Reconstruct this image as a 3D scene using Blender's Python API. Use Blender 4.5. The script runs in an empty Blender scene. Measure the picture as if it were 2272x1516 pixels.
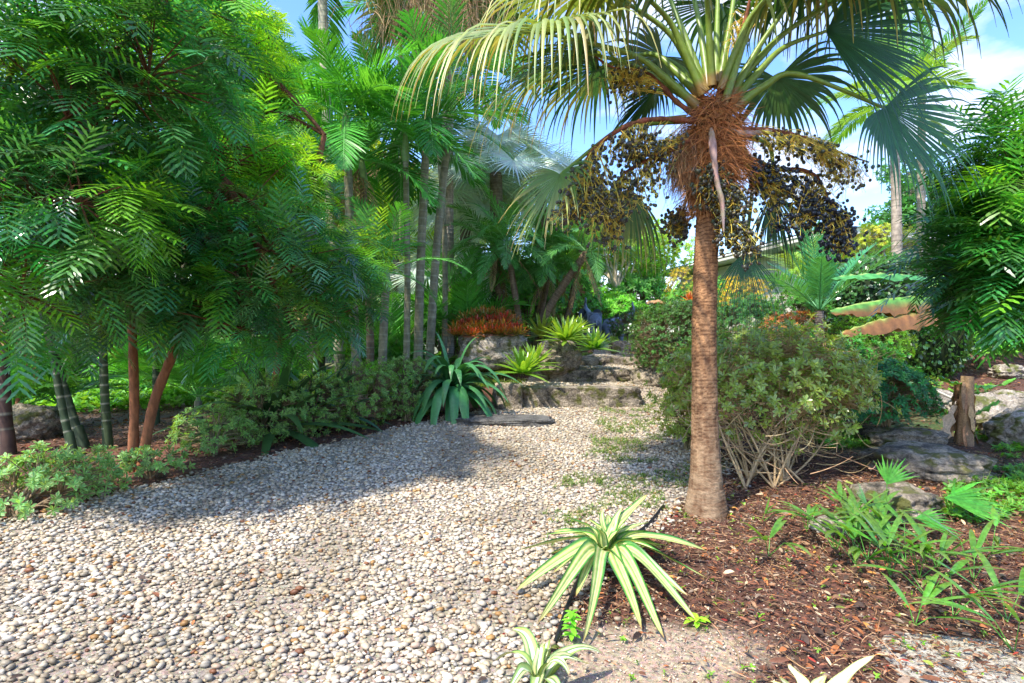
import bpy, math, random
import numpy as np
rng = np.random.default_rng(11)
random.seed(5)
R_ = math.radians
SC = bpy.context.scene
COL = SC.collection

# ------------------------------------------------------------------ camera, world, sun, exposure
F = 1262.0; CX, CY = 1136.0, 758.0; CAMZ = 1.5
cam = bpy.data.objects.new("camera", bpy.data.cameras.new("camera"))
COL.objects.link(cam)
cam.location = (0, 0, CAMZ); cam.rotation_euler = (R_(90), 0, 0)
cam.data.sensor_width = 36; cam.data.lens = 36 * F / 2272
cam.data.clip_start = 0.05; cam.data.clip_end = 2000
SC.camera = cam

SUN = np.array([-0.40, -0.40, 0.83]); SUN /= np.linalg.norm(SUN)
el = math.asin(SUN[2]); az = math.atan2(SUN[0], SUN[1])
sd = bpy.data.lights.new("sun", 'SUN'); sd.energy = 2.45; sd.angle = R_(0.9); sd.color = (1, 0.93, 0.80)
so = bpy.data.objects.new("sun", sd); COL.objects.link(so)
from mathutils import Vector
so.rotation_euler = Vector(SUN).to_track_quat('Z', 'Y').to_euler()

w = bpy.data.worlds.new("World"); SC.world = w; w.use_nodes = True
nt = w.node_tree; nt.nodes.clear()
def N(t, ty, **kw):
    n = t.nodes.new(ty)
    for k, v in kw.items(): setattr(n, k, v)
    return n
sky = N(nt, 'ShaderNodeTexSky'); sky.sky_type = 'NISHITA'; sky.sun_disc = False
sky.sun_elevation = el; sky.sun_rotation = az; sky.air_density = 1.0; sky.dust_density = 0.6; sky.ozone_density = 1.6
tc = N(nt, 'ShaderNodeTexCoord'); mp = N(nt, 'ShaderNodeMapping')
mp.inputs['Scale'].default_value = (1.6, 1.6, 3.4); mp.inputs['Location'].default_value = (0.35, 0.2, 0.1)
no = N(nt, 'ShaderNodeTexNoise'); no.inputs['Scale'].default_value = 1.7; no.inputs['Detail'].default_value = 9; no.inputs['Roughness'].default_value = 0.55
rp = N(nt, 'ShaderNodeValToRGB'); rp.color_ramp.elements[0].position = 0.53; rp.color_ramp.elements[1].position = 0.68
mx = N(nt, 'ShaderNodeMix', data_type='RGBA'); mx.inputs['B'].default_value = (3.1, 3.15, 3.25, 1)
bg = N(nt, 'ShaderNodeBackground'); bg.inputs['Strength'].default_value = 0.15
wo = N(nt, 'ShaderNodeOutputWorld')
L = nt.links.new
L(tc.outputs['Generated'], mp.inputs['Vector']); L(mp.outputs[0], no.inputs['Vector']); L(no.outputs['Fac'], rp.inputs[0])
L(rp.outputs[0], mx.inputs['Factor']); hs = N(nt, 'ShaderNodeHueSaturation'); hs.inputs['Saturation'].default_value = 1.25; hs.inputs['Hue'].default_value = .512; hs.inputs['Value'].default_value = .95; L(sky.outputs[0], hs.inputs['Color']); L(hs.outputs[0], mx.inputs['A']); L(mx.outputs['Result'], bg.inputs['Color']); L(bg.outputs[0], wo.inputs[0])

SC.view_settings.view_transform = 'Standard'; SC.view_settings.look = 'None'
SC.view_settings.exposure = 1.85; SC.view_settings.gamma = 1.0
SC.render.engine = 'CYCLES'
cy = SC.cycles
cy.max_bounces = 10; cy.diffuse_bounces = 7; cy.glossy_bounces = 2; cy.transmission_bounces = 4; cy.transparent_max_bounces = 4
cy.caustics_reflective = False; cy.caustics_refractive = False
cy.use_adaptive_sampling = True; cy.adaptive_threshold = 0.02
cy.use_denoising = True

# ------------------------------------------------------------------ numpy helpers
A = lambda *a: np.array(a, float)
UP = A(0, 0, 1)
def nz(a): return a / np.maximum(np.linalg.norm(a, axis=-1, keepdims=True), 1e-9)
def P(px, py, Y): return A((px - CX) / F * Y, Y, CAMZ + (CY - py) / F * Y)
def U(a, b, n=None): return rng.uniform(a, b, n)

def vnoise(p, seed=0):
    p = np.asarray(p, float); i = np.floor(p).astype(np.int64); f = p - i; f = f * f * (3 - 2 * f)
    def h(x, y, z):
        n = (x * 374761393 + y * 668265263 + z * 2147483647 + seed * 974711) & 0x7fffffff
        n = ((n ^ (n >> 13)) * 1274126177) & 0x7fffffff
        n = (n ^ (n >> 16)) & 0xffff
        return n / 65535.0
    o = 0
    for dx in (0, 1):
        for dy in (0, 1):
            for dz in (0, 1):
                wgt = (f[..., 0] if dx else 1 - f[..., 0]) * (f[..., 1] if dy else 1 - f[..., 1]) * (f[..., 2] if dz else 1 - f[..., 2])
                o = o + wgt * h(i[..., 0] + dx, i[..., 1] + dy, i[..., 2] + dz)
    return o
def fbm(p, oct=4, seed=0, gain=0.5):
    o = 0; a = 1; s = 0
    for k in range(oct):
        o = o + a * (vnoise(np.asarray(p) * 2.0 ** k, seed + k) - 0.5); s += a; a *= gain
    return o / s * 2
def sm(x, a, b):
    t = np.clip((x - a) / (b - a), 0, 1); return t * t * (3 - 2 * t)

# ------------------------------------------------------------------ terrain
def H(x, y):
    x = np.asarray(x, float); y = np.asarray(y, float)
    c = np.interp(y, [-10, 0, 9.10, 9.32, 10.25, 10.47, 11.45, 11.67, 12.45, 12.67, 17, 30, 80, 600],
                  [-.3, 0, .455, .73, .77, .99, 1.03, 1.17, 1.21, 1.50, 1.74, 2.0, 2.4, 2.4])
    r = np.interp(y, [-10, 0, 6, 8, 11, 13, 18, 30, 80, 600], [-.3, 0, .32, .46, .92, 1.30, 1.6, 2.0, 2.4, 2.4])
    l = np.interp(y, [-10, 0, 9, 14, 40, 600], [-.3, 0, .45, .52, .6, .6])
    wr = sm(x, 2.0, 2.7); wl = 1 - sm(x, -2.6, -0.9)
    z = c * (1 - wr) * (1 - wl) + r * wr + l * wl
    b = sm(x, 2.2, 3.4) + (1 - sm(x, -3.6 + 0, -2.2)) * 0.6
    q = np.stack([x * .9, y * .9, 0 * x], -1)
    return z + b * 0.07 * fbm(q, 3, 3) * sm(y, 2, 5)
def onG(px, py):
    Y = 4.0
    for _ in range(60):
        z = float(H((px - CX) / F * Y, Y)); t = (CAMZ - z) / max((py - CY) / F, 1e-4)
        Y = 0.6 * Y + 0.4 * min(t, 60)
    x = (px - CX) / F * Y
    return A(x, Y, float(H(x, Y)))
def gz(x, y): return A(x, y, float(H(x, y)))
XL = ([0, 2, 4.03, 4.79, 6, 7.4, 8.2, 9, 10.2, 11.4, 12.4, 13], [-6.0, -4.8, -3.62, -3.17, -2.45, -1.45, -.95, -.25, .25, 1.2, 1.8, 1.9])
XR = ([0, 1.5, 2.31, 2.61, 3.4, 4.15, 5.3, 6.5, 9.2, 10, 11.4, 12.4, 13], [-.3, -.15, .03, .19, .55, 1.12, 2.0, 2.25, 2.75, 2.9, 3.1, 3.0, 3.0])
def xl(y): return np.interp(y, *XL) + .04 * np.sin(np.asarray(y) * 9)
def xr(y): return np.interp(y, *XR) + .04 * np.sin(np.asarray(y) * 8 + 1)

# ------------------------------------------------------------------ mesh builder
ORG = {}
class MB:
    def __init__(s): s.v = []; s.q = []; s.t = []; s.c = []; s.n = 0
    def add(s, v, q=None, t=None, c=(.5, .5, .5)):
        v = np.asarray(v, float).reshape(-1, 3)
        c = np.asarray(c, float)
        c = np.broadcast_to(c, v.shape) if c.ndim == 1 else c.reshape(-1, 3)
        s.v.append(v); s.c.append(c)
        if q is not None and len(q): s.q.append(np.asarray(q, np.int64).reshape(-1, 4) + s.n)
        if t is not None and len(t): s.t.append(np.asarray(t, np.int64).reshape(-1, 3) + s.n)
        s.n += len(v)
    def build(s, name, mat, parent=None, smooth=True, loc=None):
        v = np.concatenate(s.v); c = np.concatenate(s.c)
        org = A(0, 0, 0)
        if parent is not None: org = ORG[parent.name]
        elif loc is not None: org = A(*loc)
        v = v - org
        me = bpy.data.meshes.new(name)
        q = np.concatenate(s.q) if s.q else np.zeros((0, 4), np.int64)
        t = np.concatenate(s.t) if s.t else np.zeros((0, 3), np.int64)
        me.vertices.add(len(v)); me.vertices.foreach_set('co', v.astype(np.float32).ravel())
        idx = np.concatenate([q.ravel(), t.ravel()]).astype(np.int32)
        me.loops.add(len(idx)); me.loops.foreach_set('vertex_index', idx)
        st = np.concatenate([np.arange(len(q)) * 4, len(q) * 4 + np.arange(len(t)) * 3]).astype(np.int32)
        me.polygons.add(len(st)); me.polygons.foreach_set('loop_start', st)
        me.polygons.foreach_set('use_smooth', np.full(len(st), smooth))
        me.update(calc_edges=True)
        at = me.color_attributes.new('Col', 'FLOAT_COLOR', 'POINT')
        at.data.foreach_set('color', np.concatenate([c, np.ones((len(c), 1))], 1).astype(np.float32).ravel())
        me.materials.append(mat)
        o = bpy.data.objects.new(name, me); COL.objects.link(o)
        if parent is not None: o.parent = parent; ORG[o.name] = org
        else: o.location = org; ORG[o.name] = org
        return o
def tag(o, label=None, cat=None, group=None, kind=None):
    if label: o['label'] = label
    if cat: o['category'] = cat
    if group: o['group'] = group
    if kind: o['kind'] = kind
    return o
def thing(name, label, cat, loc, group=None):
    o = bpy.data.objects.new(name, None); COL.objects.link(o); o.location = tuple(loc); o.empty_display_size = .2
    ORG[o.name] = A(*loc); return tag(o, label, cat, group)
def copy_tree(src, loc=None, rz=None, sc=None, label=None, parent=None, group=None):
    c = src.copy(); COL.objects.link(c)
    if parent is not None: c.parent = parent
    if loc is not None: c.location = tuple(loc)
    if rz is not None: c.rotation_euler = (0, 0, rz)
    if sc is not None: c.scale = (sc, sc, sc) if np.isscalar(sc) else tuple(sc)
    if label: c['label'] = label
    if group: c['group'] = group
    for ch in list(src.children): copy_tree(ch, parent=c)
    return c

def prof(n, kind):
    t = np.linspace(0, 1, n + 1)
    if kind == 'lance': return np.sin(np.pi * np.clip(t * .92 + .08, 0, 1)) ** .8
    if kind == 'strap': return np.minimum(1, .45 + t / .3) * (1 - t ** 4)
    if kind == 'lin': return np.minimum(1, .5 + t * 4) * (1 - t ** 2.5 * .97)
    if kind == 'obov': return np.maximum(np.sin(np.pi * np.clip(t, 0, 1) ** 1.7), 0) * .92 + .1 * (1 - t)
    if kind == 'oval': return np.sin(np.pi * np.clip(t * .96 + .02, 0, 1)) ** .7
def ribbons(mb, P0, D, S, Ln, W, n, bend, pf, col, tip=None, fold=0., edge=None, k=2, wave=0., wv=0.):
    P0 = np.atleast_2d(P0); M = len(P0)
    D = nz(np.broadcast_to(D, (M, 3)).astype(float)); S = np.broadcast_to(S, (M, 3)).astype(float)
    Ln = np.broadcast_to(Ln, (M,)).astype(float); W = np.broadcast_to(W, (M,)).astype(float)
    bend = np.asarray(bend, float)
    if bend.ndim == 0: bend = np.full((n, M), float(bend))
    elif bend.ndim == 1 and len(bend) == n and n != M: bend = np.repeat(bend[:, None], M, 1)
    elif bend.ndim == 1: bend = np.repeat(bend[None, :], n, 0)
    col = np.broadcast_to(col, (M, 3)); tipc = col if tip is None else np.broadcast_to(tip, (M, 3))
    p = P0.astype(float).copy(); d = D.copy(); rows = []; cols = []
    ph = rng.uniform(0, 6.28, M)
    for i in range(n + 1):
        side = nz(S - (S * d).sum(1)[:, None] * d); nor = np.cross(side, d)
        ww = (W * pf[i])[:, None]
        if wv and i % 2: ww = ww * (1 - wv)
        off = nor * (wave * W * np.sin(ph + i * 2.2))[:, None] if wave else 0
        t = i / n; c = col * (1 - t * t) + tipc * t * t
        if k == 2:
            rows.append(np.stack([p - side * ww + off, p + side * ww - off], 1)); cols.append(np.stack([c, c], 1))
        else:
            e = c if edge is None else np.broadcast_to(edge, (M, 3))
            rows.append(np.stack([p - side * ww + nor * ww * fold + off, p, p + side * ww + nor * ww * fold - off], 1)); cols.append(np.stack([e, c, e], 1))
        if i < n:
            p = p + d * (Ln / n)[:, None]; d = nz(d - UP * bend[i][:, None])
    V = np.stack(rows, 1); C = np.stack(cols, 1)          # M,n+1,k,3
    b = (np.arange(M) * (n + 1) * k)[:, None, None]; i = (np.arange(n) * k)[None, :, None]; j = np.arange(k - 1)[None, None, :]
    a0 = b + i + j
    q = np.stack([a0, a0 + 1, a0 + 1 + k, a0 + k], -1).reshape(-1, 4)
    mb.add(V, q, None, C.reshape(-1, 3))
def bez(a, b, c, m):
    a, b, c = [np.atleast_2d(x).astype(float) for x in (a, b, c)]
    t = np.linspace(0, 1, m)[None, :, None]
    return (1 - t) ** 2 * a[:, None] + 2 * t * (1 - t) * b[:, None] + t * t * c[:, None]
def spline(pts, m):
    pts = np.asarray(pts, float); n = len(pts); u = np.linspace(0, n - 1, m); o = []
    for x in u:
        i = min(int(x), n - 2); f = x - i
        p0 = pts[max(i - 1, 0)]; p1 = pts[i]; p2 = pts[i + 1]; p3 = pts[min(i + 2, n - 1)]
        o.append(.5 * (2 * p1 + (p2 - p0) * f + (2 * p0 - 5 * p1 + 4 * p2 - p3) * f * f + (3 * p1 - p0 - 3 * p2 + p3) * f ** 3))
    return np.array(o)
def tubes(mb, PP, RR, ns, col, cap=False):
    PP = np.asarray(PP, float)
    if PP.ndim == 2: PP = PP[None]
    M, m, _ = PP.shape; RR = np.broadcast_to(RR, (M, m)) if np.ndim(RR) < 3 else RR
    T = np.zeros_like(PP); T[:, 1:-1] = PP[:, 2:] - PP[:, :-2]; T[:, 0] = PP[:, 1] - PP[:, 0]; T[:, -1] = PP[:, -1] - PP[:, -2]; T = nz(T)
    av = nz(PP[:, -1] - PP[:, 0]); ref = np.where(np.abs(av[:, 2:3]) > .8, A(1, 0, 0), UP)[:, None, :]
    X = nz(np.cross(ref, T)); Y = np.cross(T, X)
    th = np.arange(ns) * 2 * np.pi / ns
    ring = X[:, :, None] * np.cos(th)[None, None, :, None] + Y[:, :, None] * np.sin(th)[None, None, :, None]
    RR3 = RR[..., None] if RR.ndim == 2 else RR
    V = PP[:, :, None] + ring * RR3[..., None]
    col = np.asarray(col, float)
    if col.ndim == 1: C = np.broadcast_to(col, V.shape)
    elif col.shape == (M, 3): C = np.broadcast_to(col[:, None, None], V.shape)
    elif col.shape == (m, 3): C = np.broadcast_to(col[None, :, None], V.shape)
    else: C = np.broadcast_to(col, V.shape)
    b = (np.arange(M) * m * ns)[:, None, None]; i = (np.arange(m - 1) * ns)[None, :, None]; j = np.arange(ns)[None, None, :]; j2 = (j + 1) % ns
    q = np.stack([b + i + j, b + i + j2, b + i + ns + j2, b + i + ns + j], -1).reshape(-1, 4)
    mb.add(V, q, None, C.reshape(-1, 3))
def ico(sub):
    bpy_me = bpy.data.meshes.new('tmp')
    import bmesh
    bm = bmesh.new(); bmesh.ops.create_icosphere(bm, subdivisions=sub, radius=1); bm.verts.ensure_lookup_table()
    v = np.array([x.co[:] for x in bm.verts]); f = np.array([[y.index for y in x.verts] for x in bm.faces]); bm.free()
    bpy.data.meshes.remove(bpy_me); return v, f
ICO1 = ico(1); ICO2 = ico(2); ICO5 = ico(5); ICO4 = ico(4)
def blobs(mb, C, Sz, col, yaw=None, tilt=None, base=ICO1, jit=0.):
    v, f = base; M = len(C)
    V = v[None] * Sz[:, None, :]
    if jit: V = V * (1 + jit * rng.standard_normal((M, len(v), 1)))
    if tilt is not None:
        c, s = np.cos(tilt)[:, None], np.sin(tilt)[:, None]
        V = np.stack([V[..., 0] * c + V[..., 2] * s, V[..., 1], -V[..., 0] * s + V[..., 2] * c], -1)
    if yaw is not None:
        c, s = np.cos(yaw)[:, None], np.sin(yaw)[:, None]
        V = np.stack([V[..., 0] * c - V[..., 1] * s, V[..., 0] * s + V[..., 1] * c, V[..., 2]], -1)
    V = V + C[:, None]
    t = (f[None] + (np.arange(M) * len(v))[:, None, None]).reshape(-1, 3)
    mb.add(V, None, t, np.broadcast_to(col[:, None], V.shape).reshape(-1, 3))
def box(mb, a, b, col=(.5, .5, .5)):
    x0, y0, z0 = a; x1, y1, z1 = b
    v = [(x0, y0, z0), (x1, y0, z0), (x1, y1, z0), (x0, y1, z0), (x0, y0, z1), (x1, y0, z1), (x1, y1, z1), (x0, y1, z1)]
    mb.add(v, [(0, 3, 2, 1), (4, 5, 6, 7), (0, 1, 5, 4), (1, 2, 6, 5), (2, 3, 7, 6), (3, 0, 4, 7)], None, col)
def jc(col, M, v=.25, h=.12):
    col = A(*col); f = 1 + rng.uniform(-v, v, (M, 1)); g = 1 + rng.uniform(-h, h, (M, 3)); return np.clip(col * f * g, 0, 1)

# ------------------------------------------------------------------ materials
def mat_base(name):
    m = bpy.data.materials.new(name); m.use_nodes = True; t = m.node_tree; t.nodes.clear()
    return m, t, N(t, 'ShaderNodeOutputMaterial')
def leafmat(name, rough=.4, trans=.35, tb=1.6, spec=.5, var=.35, vs=40.):
    m, t, out = mat_base(name)
    at = N(t, 'ShaderNodeVertexColor', layer_name='Col'); pb = N(t, 'ShaderNodeBsdfPrincipled'); tr = N(t, 'ShaderNodeBsdfTranslucent'); mix = N(t, 'ShaderNodeMixShader')
    ge = N(t, 'ShaderNodeNewGeometry'); nn = N(t, 'ShaderNodeTexNoise'); nn.inputs['Scale'].default_value = vs; nn.inputs['Detail'].default_value = 2
    mr = N(t, 'ShaderNodeMapRange'); mr.inputs['To Min'].default_value = 1.35 * (1 - var); mr.inputs['To Max'].default_value = 1.35 * (1 + var)
    mr.inputs['From Min'].default_value = .25; mr.inputs['From Max'].default_value = .75
    vm = N(t, 'ShaderNodeVectorMath', operation='MULTIPLY'); v2 = N(t, 'ShaderNodeVectorMath', operation='MULTIPLY'); v2.inputs[1].default_value = (tb * 1.25, tb, tb * .35)
    l = t.links.new
    l(ge.outputs['Position'], nn.inputs['Vector']); l(nn.outputs['Fac'], mr.inputs['Value']); l(at.outputs['Color'], vm.inputs[0]); l(mr.outputs[0], vm.inputs[1])
    l(vm.outputs[0], pb.inputs['Base Color']); l(vm.outputs[0], v2.inputs[0]); l(v2.outputs[0], tr.inputs['Color'])
    pb.inputs['Roughness'].default_value = rough; pb.inputs['Specular IOR Level'].default_value = spec
    mix.inputs[0].default_value = trans; l(pb.outputs[0], mix.inputs[1]); l(tr.outputs[0], mix.inputs[2]); l(mix.outputs[0], out.inputs[0])
    return m
def solidmat(name, rough=.8, spec=.3, s1=(8, 8, 8), amt=.35, bump=.3, bdist=.02, s2=60., metallic=0., dark=None):
    """vertex colour x noise, with a bump"""
    m, t, out = mat_base(name); l = t.links.new
    at = N(t, 'ShaderNodeVertexColor', layer_name='Col'); pb = N(t, 'ShaderNodeBsdfPrincipled')
    ge = N(t, 'ShaderNodeNewGeometry'); mp = N(t, 'ShaderNodeMapping'); mp.inputs['Scale'].default_value = s1
    n1 = N(t, 'ShaderNodeTexNoise'); n1.inputs['Scale'].default_value = 1; n1.inputs['Detail'].default_value = 8; n1.inputs['Roughness'].default_value = .65
    mr = N(t, 'ShaderNodeMapRange'); mr.inputs['From Min'].default_value = .3; mr.inputs['From Max'].default_value = .7; mr.inputs['To Min'].default_value = 1 - amt; mr.inputs['To Max'].default_value = 1 + amt
    vm = N(t, 'ShaderNodeVectorMath', operation='MULTIPLY'); bu = N(t, 'ShaderNodeBump'); bu.inputs['Strength'].default_value = bump; bu.inputs['Distance'].default_value = bdist
    l(ge.outputs['Position'], mp.inputs['Vector']); l(mp.outputs[0], n1.inputs['Vector']); l(n1.outputs['Fac'], mr.inputs['Value'])
    l(at.outputs['Color'], vm.inputs[0]); l(mr.outputs[0], vm.inputs[1]); l(vm.outputs[0], pb.inputs['Base Color'])
    l(n1.outputs['Fac'], bu.inputs['Height']); l(bu.outputs[0], pb.inputs['Normal'])
    pb.inputs['Roughness'].default_value = rough; pb.inputs['Specular IOR Level'].default_value = spec; pb.inputs['Metallic'].default_value = metallic
    l(pb.outputs[0], out.inputs[0]); return m
def stonemat(name, light, darkc, moss=None):
    m, t, out = mat_base(name); l = t.links.new
    pb = N(t, 'ShaderNodeBsdfPrincipled'); ge = N(t, 'ShaderNodeNewGeometry')
    n1 = N(t, 'ShaderNodeTexNoise'); n1.inputs['Scale'].default_value = 5; n1.inputs['Detail'].default_value = 10; n1.inputs['Roughness'].default_value = .7
    n2 = N(t, 'ShaderNodeTexVoronoi'); n2.inputs['Scale'].default_value = 22
    n3 = N(t, 'ShaderNodeTexNoise'); n3.inputs['Scale'].default_value = 45; n3.inputs['Detail'].default_value = 6; n3.inputs['Roughness'].default_value = .7
    r1 = N(t, 'ShaderNodeValToRGB'); e = r1.color_ramp.elements; e[0].position = .36; e[0].color = (*darkc, 1); e[1].position = .62; e[1].color = (*light, 1)
    r3 = N(t, 'ShaderNodeMapRange'); r3.inputs['From Min'].default_value = .3; r3.inputs['From Max'].default_value = .62; r3.inputs['To Min'].default_value = .25; r3.inputs['To Max'].default_value = 1.15
    vm = N(t, 'ShaderNodeVectorMath', operation='MULTIPLY')
    l(ge.outputs['Position'], n1.inputs['Vector']); l(ge.outputs['Position'], n2.inputs['Vector']); l(ge.outputs['Position'], n3.inputs['Vector'])
    l(n1.outputs['Fac'], r1.inputs[0]); l(n3.outputs['Fac'], r3.inputs['Value']); l(r1.outputs[0], vm.inputs[0]); l(r3.outputs[0], vm.inputs[1])
    src = vm.outputs[0]
    if moss:
        n4 = N(t, 'ShaderNodeTexNoise'); n4.inputs['Scale'].default_value = 7; n4.inputs['Detail'].default_value = 6
        r4 = N(t, 'ShaderNodeValToRGB'); r4.color_ramp.elements[0].position = .52; r4.color_ramp.elements[1].position = .62
        mx = N(t, 'ShaderNodeMix', data_type='RGBA'); mx.inputs['B'].default_value = (*moss, 1)
        l(ge.outputs['Position'], n4.inputs['Vector']); l(n4.outputs['Fac'], r4.inputs[0]); l(r4.outputs[0], mx.inputs['Factor']); l(src, mx.inputs['A']); src = mx.outputs['Result']
    l(src, pb.inputs['Base Color'])
    ad = N(t, 'ShaderNodeMath', operation='ADD'); b = N(t, 'ShaderNodeBump'); b.inputs['Strength'].default_value = .9; b.inputs['Distance'].default_value = .035
    ad2 = N(t, 'ShaderNodeMath', operation='MULTIPLY'); ad2.inputs[1].default_value = .5
    l(n2.outputs['Distance'], ad2.inputs[0]); l(n3.outputs['Fac'], ad.inputs[0]); l(ad2.outputs[0], ad.inputs[1]); l(ad.outputs[0], b.inputs['Height']); l(b.outputs[0], pb.inputs['Normal'])
    pb.inputs['Roughness'].default_value = .9; l(pb.outputs[0], out.inputs[0]); return m

M_leaf = leafmat('glossy_leaf', .28, .38, 2.05, .9)
M_leafs = leafmat('soft_leaf', .5, .38, 1.8, .4)
M_palm = leafmat('palm_leaf', .38, .32, 1.7, .5)
M_fan = leafmat('fan_leaf', .4, .28, 1.6, .5, .15, 15)
M_thick = leafmat('thick_leaf', .4, .12, 1.4, .5, .18, 25)
M_dry = leafmat('dry_leaf', .75, .15, 1.0, .25, .35, 60)
M_bark = solidmat('bark', .85, .2, (25, 25, 9), .45, .6, .012)
M_ring = solidmat('ringed_bark', .7, .3, (14, 14, 9), .4, .3, .006)
M_hero = solidmat('fibrous_bark', .85, .2, (40, 40, 70), .4, .8, .008)
M_fibre = solidmat('palm_fibre', .9, .15, (60, 60, 20), .5, .2, .004)
M_peb = solidmat('pebble_stone', .55, .4, (45, 45, 45), .16, .1, .002)
M_fruit = solidmat('fruit_skin', .38, .5, (60, 60, 60), .3, .1, .001)
M_stone = stonemat('weathered_limestone', (.50, .41, .30), (.045, .037, .028), (.10, .10, .022))
M_stonel = stonemat('pale_limestone', (.60, .53, .43), (.15, .12, .09), (.12, .13, .03))
M_slab = stonemat('dark_slab_stone', (.20, .19, .17), (.06, .055, .05))
M_bronze = solidmat('blue_grey_patina', .45, .5, (9, 9, 9), .35, .2, .01)
M_paint = solidmat('painted_render', .7, .3, (3, 3, 3), .06, .05, .01)
M_plast = solidmat('plastic_pipe', .5, .4, (20, 20, 20), .15, .05, .002)

# ground material: vertex colour with crumbly noise
def groundmat():
    m, t, out = mat_base('mulch_soil'); l = t.links.new
    at = N(t, 'ShaderNodeVertexColor', layer_name='Col'); pb = N(t, 'ShaderNodeBsdfPrincipled'); ge = N(t, 'ShaderNodeNewGeometry')
    n1 = N(t, 'ShaderNodeTexNoise'); n1.inputs['Scale'].default_value = 38; n1.inputs['Detail'].default_value = 8; n1.inputs['Roughness'].default_value = .75
    v = N(t, 'ShaderNodeTexVoronoi'); v.inputs['Scale'].default_value = 70
    mr = N(t, 'ShaderNodeMapRange'); mr.inputs['From Min'].default_value = .3; mr.inputs['From Max'].default_value = .7; mr.inputs['To Min'].default_value = .35; mr.inputs['To Max'].default_value = 1.5
    vm = N(t, 'ShaderNodeVectorMath', operation='MULTIPLY'); v2 = N(t, 'ShaderNodeVectorMath', operation='MULTIPLY')
    mc = N(t, 'ShaderNodeMix', data_type='RGBA'); mc.inputs['Factor'].default_value = .45; mc.inputs['A'].default_value = (1, 1, 1, 1)
    sep = N(t, 'ShaderNodeHueSaturation'); sep.inputs['Saturation'].default_value = .35; sep.inputs['Value'].default_value = 1.7
    bu = N(t, 'ShaderNodeBump'); bu.inputs['Strength'].default_value = 1; bu.inputs['Distance'].default_value = .015
    l(ge.outputs['Position'], n1.inputs['Vector']); l(ge.outputs['Position'], v.inputs['Vector']); l(n1.outputs['Fac'], mr.inputs['Value'])
    l(at.outputs['Color'], vm.inputs[0]); l(mr.outputs[0], vm.inputs[1]); l(v.outputs['Color'], sep.inputs['Color']); l(sep.outputs[0], mc.inputs['B'])
    l(vm.outputs[0], v2.inputs[0]); l(mc.outputs['Result'], v2.inputs[1]); l(v2.outputs[0], pb.inputs['Base Color'])
    l(n1.outputs['Fac'], bu.inputs['Height']); l(bu.outputs[0], pb.inputs['Normal']); pb.inputs['Roughness'].default_value = .95
    l(pb.outputs[0], out.inputs[0]); return m
M_ground = groundmat()

# ------------------------------------------------------------------ the ground
SANDC = [(onG(1430, 1440), .62, .28), (onG(1350, 1500), .55, .28), (onG(1250, 1500), .4, .25)]
def sandmask(x, y):
    q = np.stack([x * 2.5, y * 2.5, 0 * x], -1); nn = fbm(q, 3, 9) * .25
    m = 0
    for c, sx, sy in SANDC: m = np.maximum(m, 1 - sm(np.sqrt(((x - c[0]) / sx) ** 2 + ((y - c[1]) / sy) ** 2) + nn, .55, 1.1))
    return m
def build_ground():
    u = np.linspace(-1, 1, 420); gx = np.sinh(u * 6.2) / np.sinh(6.2) * 420 ; gx = 1.0 + gx
    near = np.arange(-9, 12, .075); gx = np.unique(np.concatenate([gx[(gx < -9) | (gx > 12)], near]))
    far = 16 + (np.linspace(0, 1, 70) ** 3) * 600; gy = np.unique(np.concatenate([[-60, -30, -12, -6, -3, -1], np.arange(0, 16, .075), far]))
    X, Y = np.meshgrid(gx, gy, indexing='ij'); Z = H(X, Y)
    q = np.stack([X * 3, Y * 3, 0 * X], -1); Z = Z + .012 * fbm(q * 3, 3, 5) * (np.abs(X) < 14) * (Y < 20) - .006
    n1 = fbm(np.stack([X * .8, Y * .8, 0 * X], -1), 4, 21)[..., None]
    mulch = A(.11, .048, .029) * (1 + .5 * n1); sand = A(.36, .27, .19); green = A(.05, .085, .02); pale = A(.22, .15, .12)
    C = mulch + 0 * X[..., None]
    s = sandmask(X, Y)[..., None]; C = C * (1 - s) + sand * s
    g = (sm(X, 3.0, 4.0) * sm(Y, 4.5, 5.5) * (1 - sm(Y, 8.0, 9.5)))[..., None] * np.clip(.55 + n1, 0, 1); C = C * (1 - g) + green * g
    f = (sm(Y, 12.8, 14) * sm(X, -1.5, 0))[..., None]; C = C * (1 - f) + green * 1.2 * f
    lf = (sm(-X, 3.5, 5) * sm(Y, 6, 8))[..., None] * .8; C = C * (1 - lf) + pale * lf
    lf = (sm(-X, 1.0, 3) * sm(Y, 10, 12))[..., None] * .6; C = C * (1 - lf) + green * 1.6 * lf
    nx, ny = X.shape; i = np.arange(nx - 1)[:, None] * ny; j = np.arange(ny - 1)[None]
    a = i + j; q = np.stack([a, a + ny, a + ny + 1, a + 1], -1).reshape(-1, 4)
    mb = MB(); mb.add(np.stack([X, Y, Z], -1), q, None, C.reshape(-1, 3)); tag(mb.build('ground', M_ground), kind='structure')
build_ground()
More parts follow.
